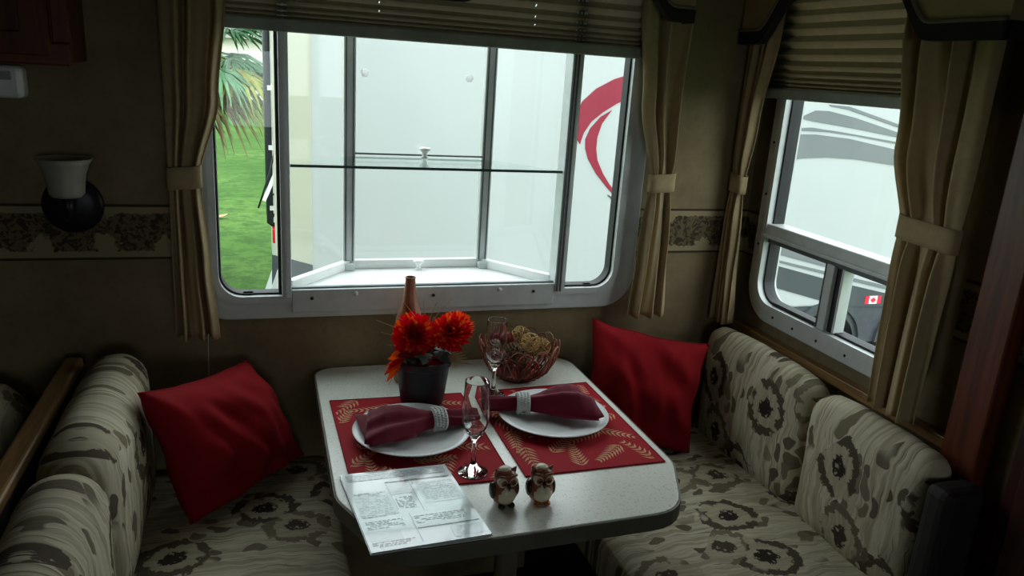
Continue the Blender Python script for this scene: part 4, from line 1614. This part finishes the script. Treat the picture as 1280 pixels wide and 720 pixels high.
def cone(c, r, h, rx, label, seed):
    rnd = random.Random(seed)
    mb = MB()
    for j in range(7):
        t = j / 6
        rr = r * (1 - (t - 0.3) ** 2 * 1.4) * (1 if t < 0.9 else 0.6)
        n = 8
        for k in range(n):
            q = 2 * PI * (k + 0.5 * (j % 2)) / n
            d = Vector((math.cos(q), math.sin(q), 0))
            s = Vector((-d.y, d.x, 0))
            z = h * t
            tip = d * rr + Vector((0, 0, z + 0.003))
            mb.add([d * rr * 0.3 + Vector((0, 0, z - 0.003)), tip + s * 0.006, tip - s * 0.006, d * rr * 0.35 + Vector((0, 0, z + 0.007)), tip + d * 0.002 + Vector((0, 0, 0.003))],
                   [(0, 1, 4, 2), (3, 4, 1), (3, 2, 4), (0, 3, 1), (0, 2, 3)])
    o = mb.build('pine_cone', 'cone')
    o.location = c
    o.rotation_euler = rx
    tag(o, label, 'pine cone', 'pine cones in the basket')


cone((-0.748, -0.142, TZ + 0.075), 0.021, 0.036, (1.1, 0.4, 0.3), 'brown pine cone in the middle of the basket', 1)
cone((-0.792, -0.115, TZ + 0.072), 0.020, 0.034, (0.7, -0.5, 1.0), 'brown pine cone in the basket directly behind the flute', 2)
cone((-0.724, -0.208, TZ + 0.056), 0.020, 0.034, (0.3, 0.9, 2.0), 'brown pine cone in the basket nearest the placemat', 3)
cone((-0.715, -0.120, TZ + 0.030), 0.026, 0.040, (0.3, 0.2, 0.0), 'brown pine cone buried at the bottom of the basket', 4)

# ================================================================== OUTSIDE
GZ = -1.0
lawn = MB().grid(lambda u, v: (-60 + 110 * u, -25 + 85 * v, GZ + 0.0), 22, 17).build('ground', 'lawn')
tag(lawn, 'bright green mown lawn outside the window', 'lawn', kind='structure')

pad = MB().box(-1.2, 9.0, 0.06, 6.2, GZ, GZ + 0.02).build('path', 'gravel')  # pad added to keep green lawn bounce off the trailer wall
tag(pad, 'grey gravel pad added between the trailers against green bounce', 'gravel', kind='structure')

# neighbouring trailer: side wall faces the dinette window
YN = 3.2
rv = thing('travel_trailer', 'white travel trailer with maroon and grey swooshes parked outside', 'trailer', (2.5, YN + 1.2, GZ))
RX0, RX1 = -1.295, 7.6
MB().prism([(RX0 + 0.0, YN + 0.03), (RX0 + 0.03, YN), (RX1, YN), (RX1, YN + 2.4), (RX0, YN + 2.4)], -0.262, 2.35, 2).build('body', 'rv', rv, bevel=0.02)
MB().box(RX0 + .05, RX1, YN + 0.01, YN + 2.39, -0.62, -0.262).build('skirt', 'rvskirt', rv)
MB().box(RX0 - 0.004, RX0 + 0.238, YN - 0.004, YN + 0.02, -0.26, 2.33).build('rear_cap', 'rvcap', rv, bevel=0.004)


def decal(pts, mat, name='decal', lift=0.006):
    poly = []
    for px, py in pts:
        p = ony(px, py, YN)
        poly.append((p.x, p.z))
    return MB().prism(poly, YN - lift, YN + 0.001, 1).build(name, mat, rv)


decal([(830, 80), (810, 85.5), (789.4, 92.2), (767.5, 99), (745, 111), (728, 126.5), (718, 146), (717.4, 160), (720, 171.5), (724.7, 180),
       (729.5, 166), (739, 152), (753, 140.6), (770, 130), (785.7, 122.6), (808, 114), (830, 108)], 'rvred', 'swoosh')
decal([(764.7, 137.6), (750.6, 146), (738, 160), (731.5, 174), (731.5, 186), (735, 199), (745, 217), (759, 235), (771.7, 249), (800, 276),
       (798, 270), (773, 245), (762, 231), (753.4, 217), (746.4, 200), (745, 185.6), (746.4, 171.5), (752, 154.7)], 'rvred', 'swoosh')
decal([(759, 243.6), (772, 257.8), (800, 284), (800, 278), (773, 253), (762, 244.5)], 'rvskirt', 'swoosh')
decal([(365, 324), (391, 331), (391, 346), (365, 356), (340, 366), (340, 318)], 'rvskirt', 'rear_panel', 0.008)
Ox, Oy, k5 = 960, 120, 5.539


def c5(pts):
    return [(Ox + x / k5, Oy + y / k5) for x, y in pts]


decal(c5([(60, 268), (160, 264), (330, 266), (560, 296), (920, 380), (1200, 450), (1200, 545), (920, 487), (600, 437), (400, 425), (250, 430), (140, 445), (60, 458)]), 'rvgrey', 'stripe')
decal(c5([(190, 222), (300, 218), (500, 248), (925, 324), (1200, 380), (1200, 398), (925, 339), (600, 276), (400, 248), (190, 238)]), 'rvgrey', 'stripe')
decal(c5([(215, 150), (330, 100), (420, 104), (600, 150), (925, 262), (1200, 350), (1200, 362), (925, 292), (600, 226), (400, 190), (300, 172)]), 'rvgrey', 'stripe')
decal(c5([(420, 60), (560, 72), (925, 204), (1200, 305), (1200, 325), (925, 226), (560, 96), (440, 72)]), 'rvgrey', 'stripe')
Ox, Oy, k5 = 950, 280, 5.141
decal(c5([(60, 50), (110, 60), (450, 200), (850, 320), (850, 372), (450, 284), (95, 188), (60, 180)]), 'rvgrey', 'stripe')
decal(c5([(60, 217), (95, 226), (450, 311), (850, 405), (850, 430), (450, 331), (95, 241), (60, 233)]), 'rvgrey', 'stripe')
decal(c5([(60, 255), (90, 263), (440, 358), (850, 455), (850, 528), (640, 528), (540, 526), (400, 495), (70, 401), (30, 390)]), 'rvgrey_d', 'stripe')
# flag sticker
fa, fb, fc, fd = [ony(*q, YN) for q in ((1081.5, 370.0), (1101, 370.5), (1101, 380.0), (1081.5, 379.6))]
fw, fh = fb.x - fa.x, fa.z - fd.z
fg = MB().box(fa.x + fw * .25, fa.x + fw * .75, YN - 0.010, YN - 0.006, fd.z, fa.z).build('flag_field', 'white', rv)
for q in (0, 0.75):
    MB().box(fa.x + fw * q, fa.x + fw * (q + .25), YN - 0.010, YN - 0.006, fd.z, fa.z).build('flag_bar', 'flagred', fg)
leaf = [(0, .42), (.08, .26), (.2, .32), (.16, .1), (.3, .2), (.34, .1), (.46, .1), (.38, -.04), (.42, -.1), (.2, -.24), (.22, -.32), (.03, -.28), (.03, -.45)]
leaf = leaf + [(-x, z) for x, z in leaf[::-1] if x > 0]
cx_, cz_ = fa.x + fw / 2, (fa.z + fd.z) / 2
MB().prism([(cx_ + x * fh * .95, cz_ + z * fh * .95) for x, z in leaf], YN - 0.012, YN - 0.010, 1).build('maple_leaf', 'flagred', fg)
# wheels with arches
for wx in (3.36, 4.32):
    ar = MB()
    outer = [(wx + 0.41 * math.cos(PI * k / 24), -0.62 + 0.41 * math.sin(PI * k / 24)) for k in range(25)]
    inner = [(wx + 0.36 * math.cos(PI * k / 24), -0.62 + 0.36 * math.sin(PI * k / 24)) for k in range(24, -1, -1)]
    ar.prism(outer + inner, YN - 0.02, YN + 0.02, 1).build('wheel_arch', 'rvgrey_d', rv)
    ww = MB().lathe([(0.19, -0.07), (0.22, -0.09), (0.33, -0.09), (0.35, -0.06), (0.35, 0.10), (0.19, 0.10)], (wx, YN + 0.10, -0.65), 36, 1).build('wheel', 'tyre', rv, smooth='auto')
    MB().lathe([(0.0, -0.03), (0.05, -0.035), (0.06, -0.01), (0.16, -0.005), (0.185, -0.06), (0.19, -0.05), (0.19, 0.02)], (wx, YN + 0.10, -0.65), 30, 1).build('hub_cap', 'hub', ww, smooth='auto')
# rear ladder, lamp and bumper
lx = RX0 - 0.032
for k, yy in enumerate((YN + 0.10, YN + 0.42)):
    MB().tube([(RX0, yy, 0.445), (lx, yy, 0.46), (lx, yy, 2.2), (RX0, yy, 2.25)], 0.022, 8).build('ladder_rail', 'ladder', rv, smooth=True)
    for zz in (0.55, 0.95, 1.33, 1.75):
        MB().box(lx + 0.0, RX0 + 0.004, yy - 0.03, yy - 0.018, zz, zz + 0.03).build('ladder_clip', 'white', rv)
for zz in (0.6, 0.9, 1.2, 1.5, 1.8):
    MB().tube([(lx, YN + 0.10, zz), (lx, YN + 0.42, zz)], 0.012, 6).build('ladder_rung', 'ladder', rv, smooth=True)
MB().box(RX0 - 0.02, RX0 + 0.02, YN + 0.0, YN + 0.10, 0.34, 0.44).build('tail_light', 'taillight', rv, bevel=0.006)
q = [ony(*p, YN + 0.05) for p in ((352, 318), (350, 376), (332, 376), (343, 345))]
MB().prism([(p.x, p.z) for p in q], YN - 0.02, YN + 0.35, 1).build('bumper_fairing', 'rv', rv, bevel=0.004)
q = [ony(*p, YN + 0.02) for p in ((346, 206), (347, 218), (332, 252), (328, 250))]  # slender white board with a dark edge leaning on the ladder
MB().prism([(p.x, p.z) for p in q], YN + 0.02, YN + 0.035, 1).build('white_board', 'white', rv)
MB().tube([ony(347, 172, YN + 0.03), ony(337, 216, YN + 0.03), ony(323, 260, YN + 0.03)], 0.007, 6).build('board_edge', 'ladder', rv, smooth=True)
MB().tube([ony(340, 243, YN + 0.03), ony(350, 243, YN + 0.03)], 0.008, 6).build('board_arm', 'ladder', rv, smooth=True)

# fallen leaf on the lawn
p = onz(274, 274, GZ)
dl = MB()
leafm(dl, (0, 0, 0.02), (1, 0.3, 0.12), 0.22, 0.07, -0.1)
dl = dl.build('fallen_leaf', 'deadleaf', solid=0.01)
dl.location = (p.x - 0.08, p.y, GZ + 0.005)
tag(dl, 'single tan fallen leaf lying on the lawn', 'leaf')

# far building
p0 = onz(300, 131, GZ)
by = p0.y
bd = thing('far_building', 'long pale building with grey roof beyond the lawn', 'building', (p0.x, by + 2, GZ))
MB().box(p0.x - 14, p0.x + 30, by, by + 5, GZ, GZ + 3.2).build('wall', 'stucco', bd)
MB().box(p0.x - 14, p0.x + 30, by - 0.06, by, GZ, GZ + 0.28).build('plinth', 'kerb', bd)
MB().prism([(by - 0.6, GZ + 3.2), (by + 2.5, GZ + 5.0), (by + 5.6, GZ + 3.2)], p0.x - 14.5, p0.x + 30.5, 0).build('roof', 'roof', bd)

# fan palm
pc_ = ony(258, 66, 7.0)
pp = thing('fan_palm', 'fan palm with green and dry drooping fronds outside the window', 'palm', (pc_.x - 0.25, 7.0, GZ))
tx = pc_.x - 0.25
MB().tube([(tx, 7.0, GZ), (tx + 0.04, 7.0, 0.0), (tx, 7.0, 0.9), (tx, 7.0, pc_.z + 0.15)], [0.26, 0.2, 0.18, 0.16], 12).build('trunk', 'bark', pp, smooth=True)
rp = random.Random(11)


def frond(root, d, plen, R, mat, droop, nb=26):
    d = Vector(d).normalized()
    hub = Vector(root) + d * plen - Vector((0, 0, 0.10 * plen))
    mb = MB()
    mb.tube([root, (Vector(root) + hub) / 2 + Vector((0, 0, 0.03)), hub], [0.016, 0.012, 0.009], 5)
    sd = d.cross(Vector((0, 0, 1)))
    if sd.length < 1e-3:
        sd = Vector((1, 0, 0))
    sd.normalize()
    up = sd.cross(d).normalized()
    for k in range(nb):
        a = (-1.9 + 3.8 * k / (nb - 1)) + rp.uniform(-0.04, 0.04)
        dd = d * math.cos(a) + sd * math.sin(a)
        L = R * (0.75 + 0.25 * math.cos(a)) * rp.uniform(0.85, 1.1)
        w = L * 0.042
        ss = up.cross(dd).normalized()
        vs = []
        for t, wk in ((0.0, 0.25), (0.35, 1.0), (0.65, 0.8), (0.85, 0.4), (1.0, 0.06)):
            c = hub + dd * L * t - Vector((0, 0, droop * L * t ** 2.4)) + up * 0.02 * math.sin(k)
            vs += [c - ss * w * wk, c + up * w * 0.5 * wk, c + ss * w * wk]
        fs = []
        for i in range(4):
            b = i * 3
            fs += [(b, b + 1, b + 4, b + 3), (b + 1, b + 2, b + 5, b + 4)]
        mb.add(vs, fs)
    mb.build('frond', mat, pp)


top = Vector((tx, 7.0, pc_.z + 0.12))
for k in range(16):
    q = 2 * PI * k / 16 + rp.uniform(-.2, .2)
    frond(top, (math.cos(q), math.sin(q), rp.uniform(0.1, 0.7)), rp.uniform(0.55, 0.9), rp.uniform(0.62, 0.8), 'palm_g', 0.35)
for k in range(15):
    q = 2 * PI * k / 15 + rp.uniform(-.2, .2)
    frond(top - Vector((0, 0, 0.1)), (math.cos(q), math.sin(q), rp.uniform(-0.25, 0.1)), rp.uniform(0.55, 0.9), rp.uniform(0.55, 0.7), 'palm_y' if k % 2 else 'palm_g', 0.55)
for k in range(16):
    q = 2 * PI * k / 16 + rp.uniform(-.2, .2)
    frond(top - Vector((0, 0, 0.22)), (math.cos(q), math.sin(q), rp.uniform(-0.6, -0.2)), rp.uniform(0.45, 0.85), rp.uniform(0.5, 0.62), 'palm_b' if k % 3 else 'palm_y', 0.7, 20)
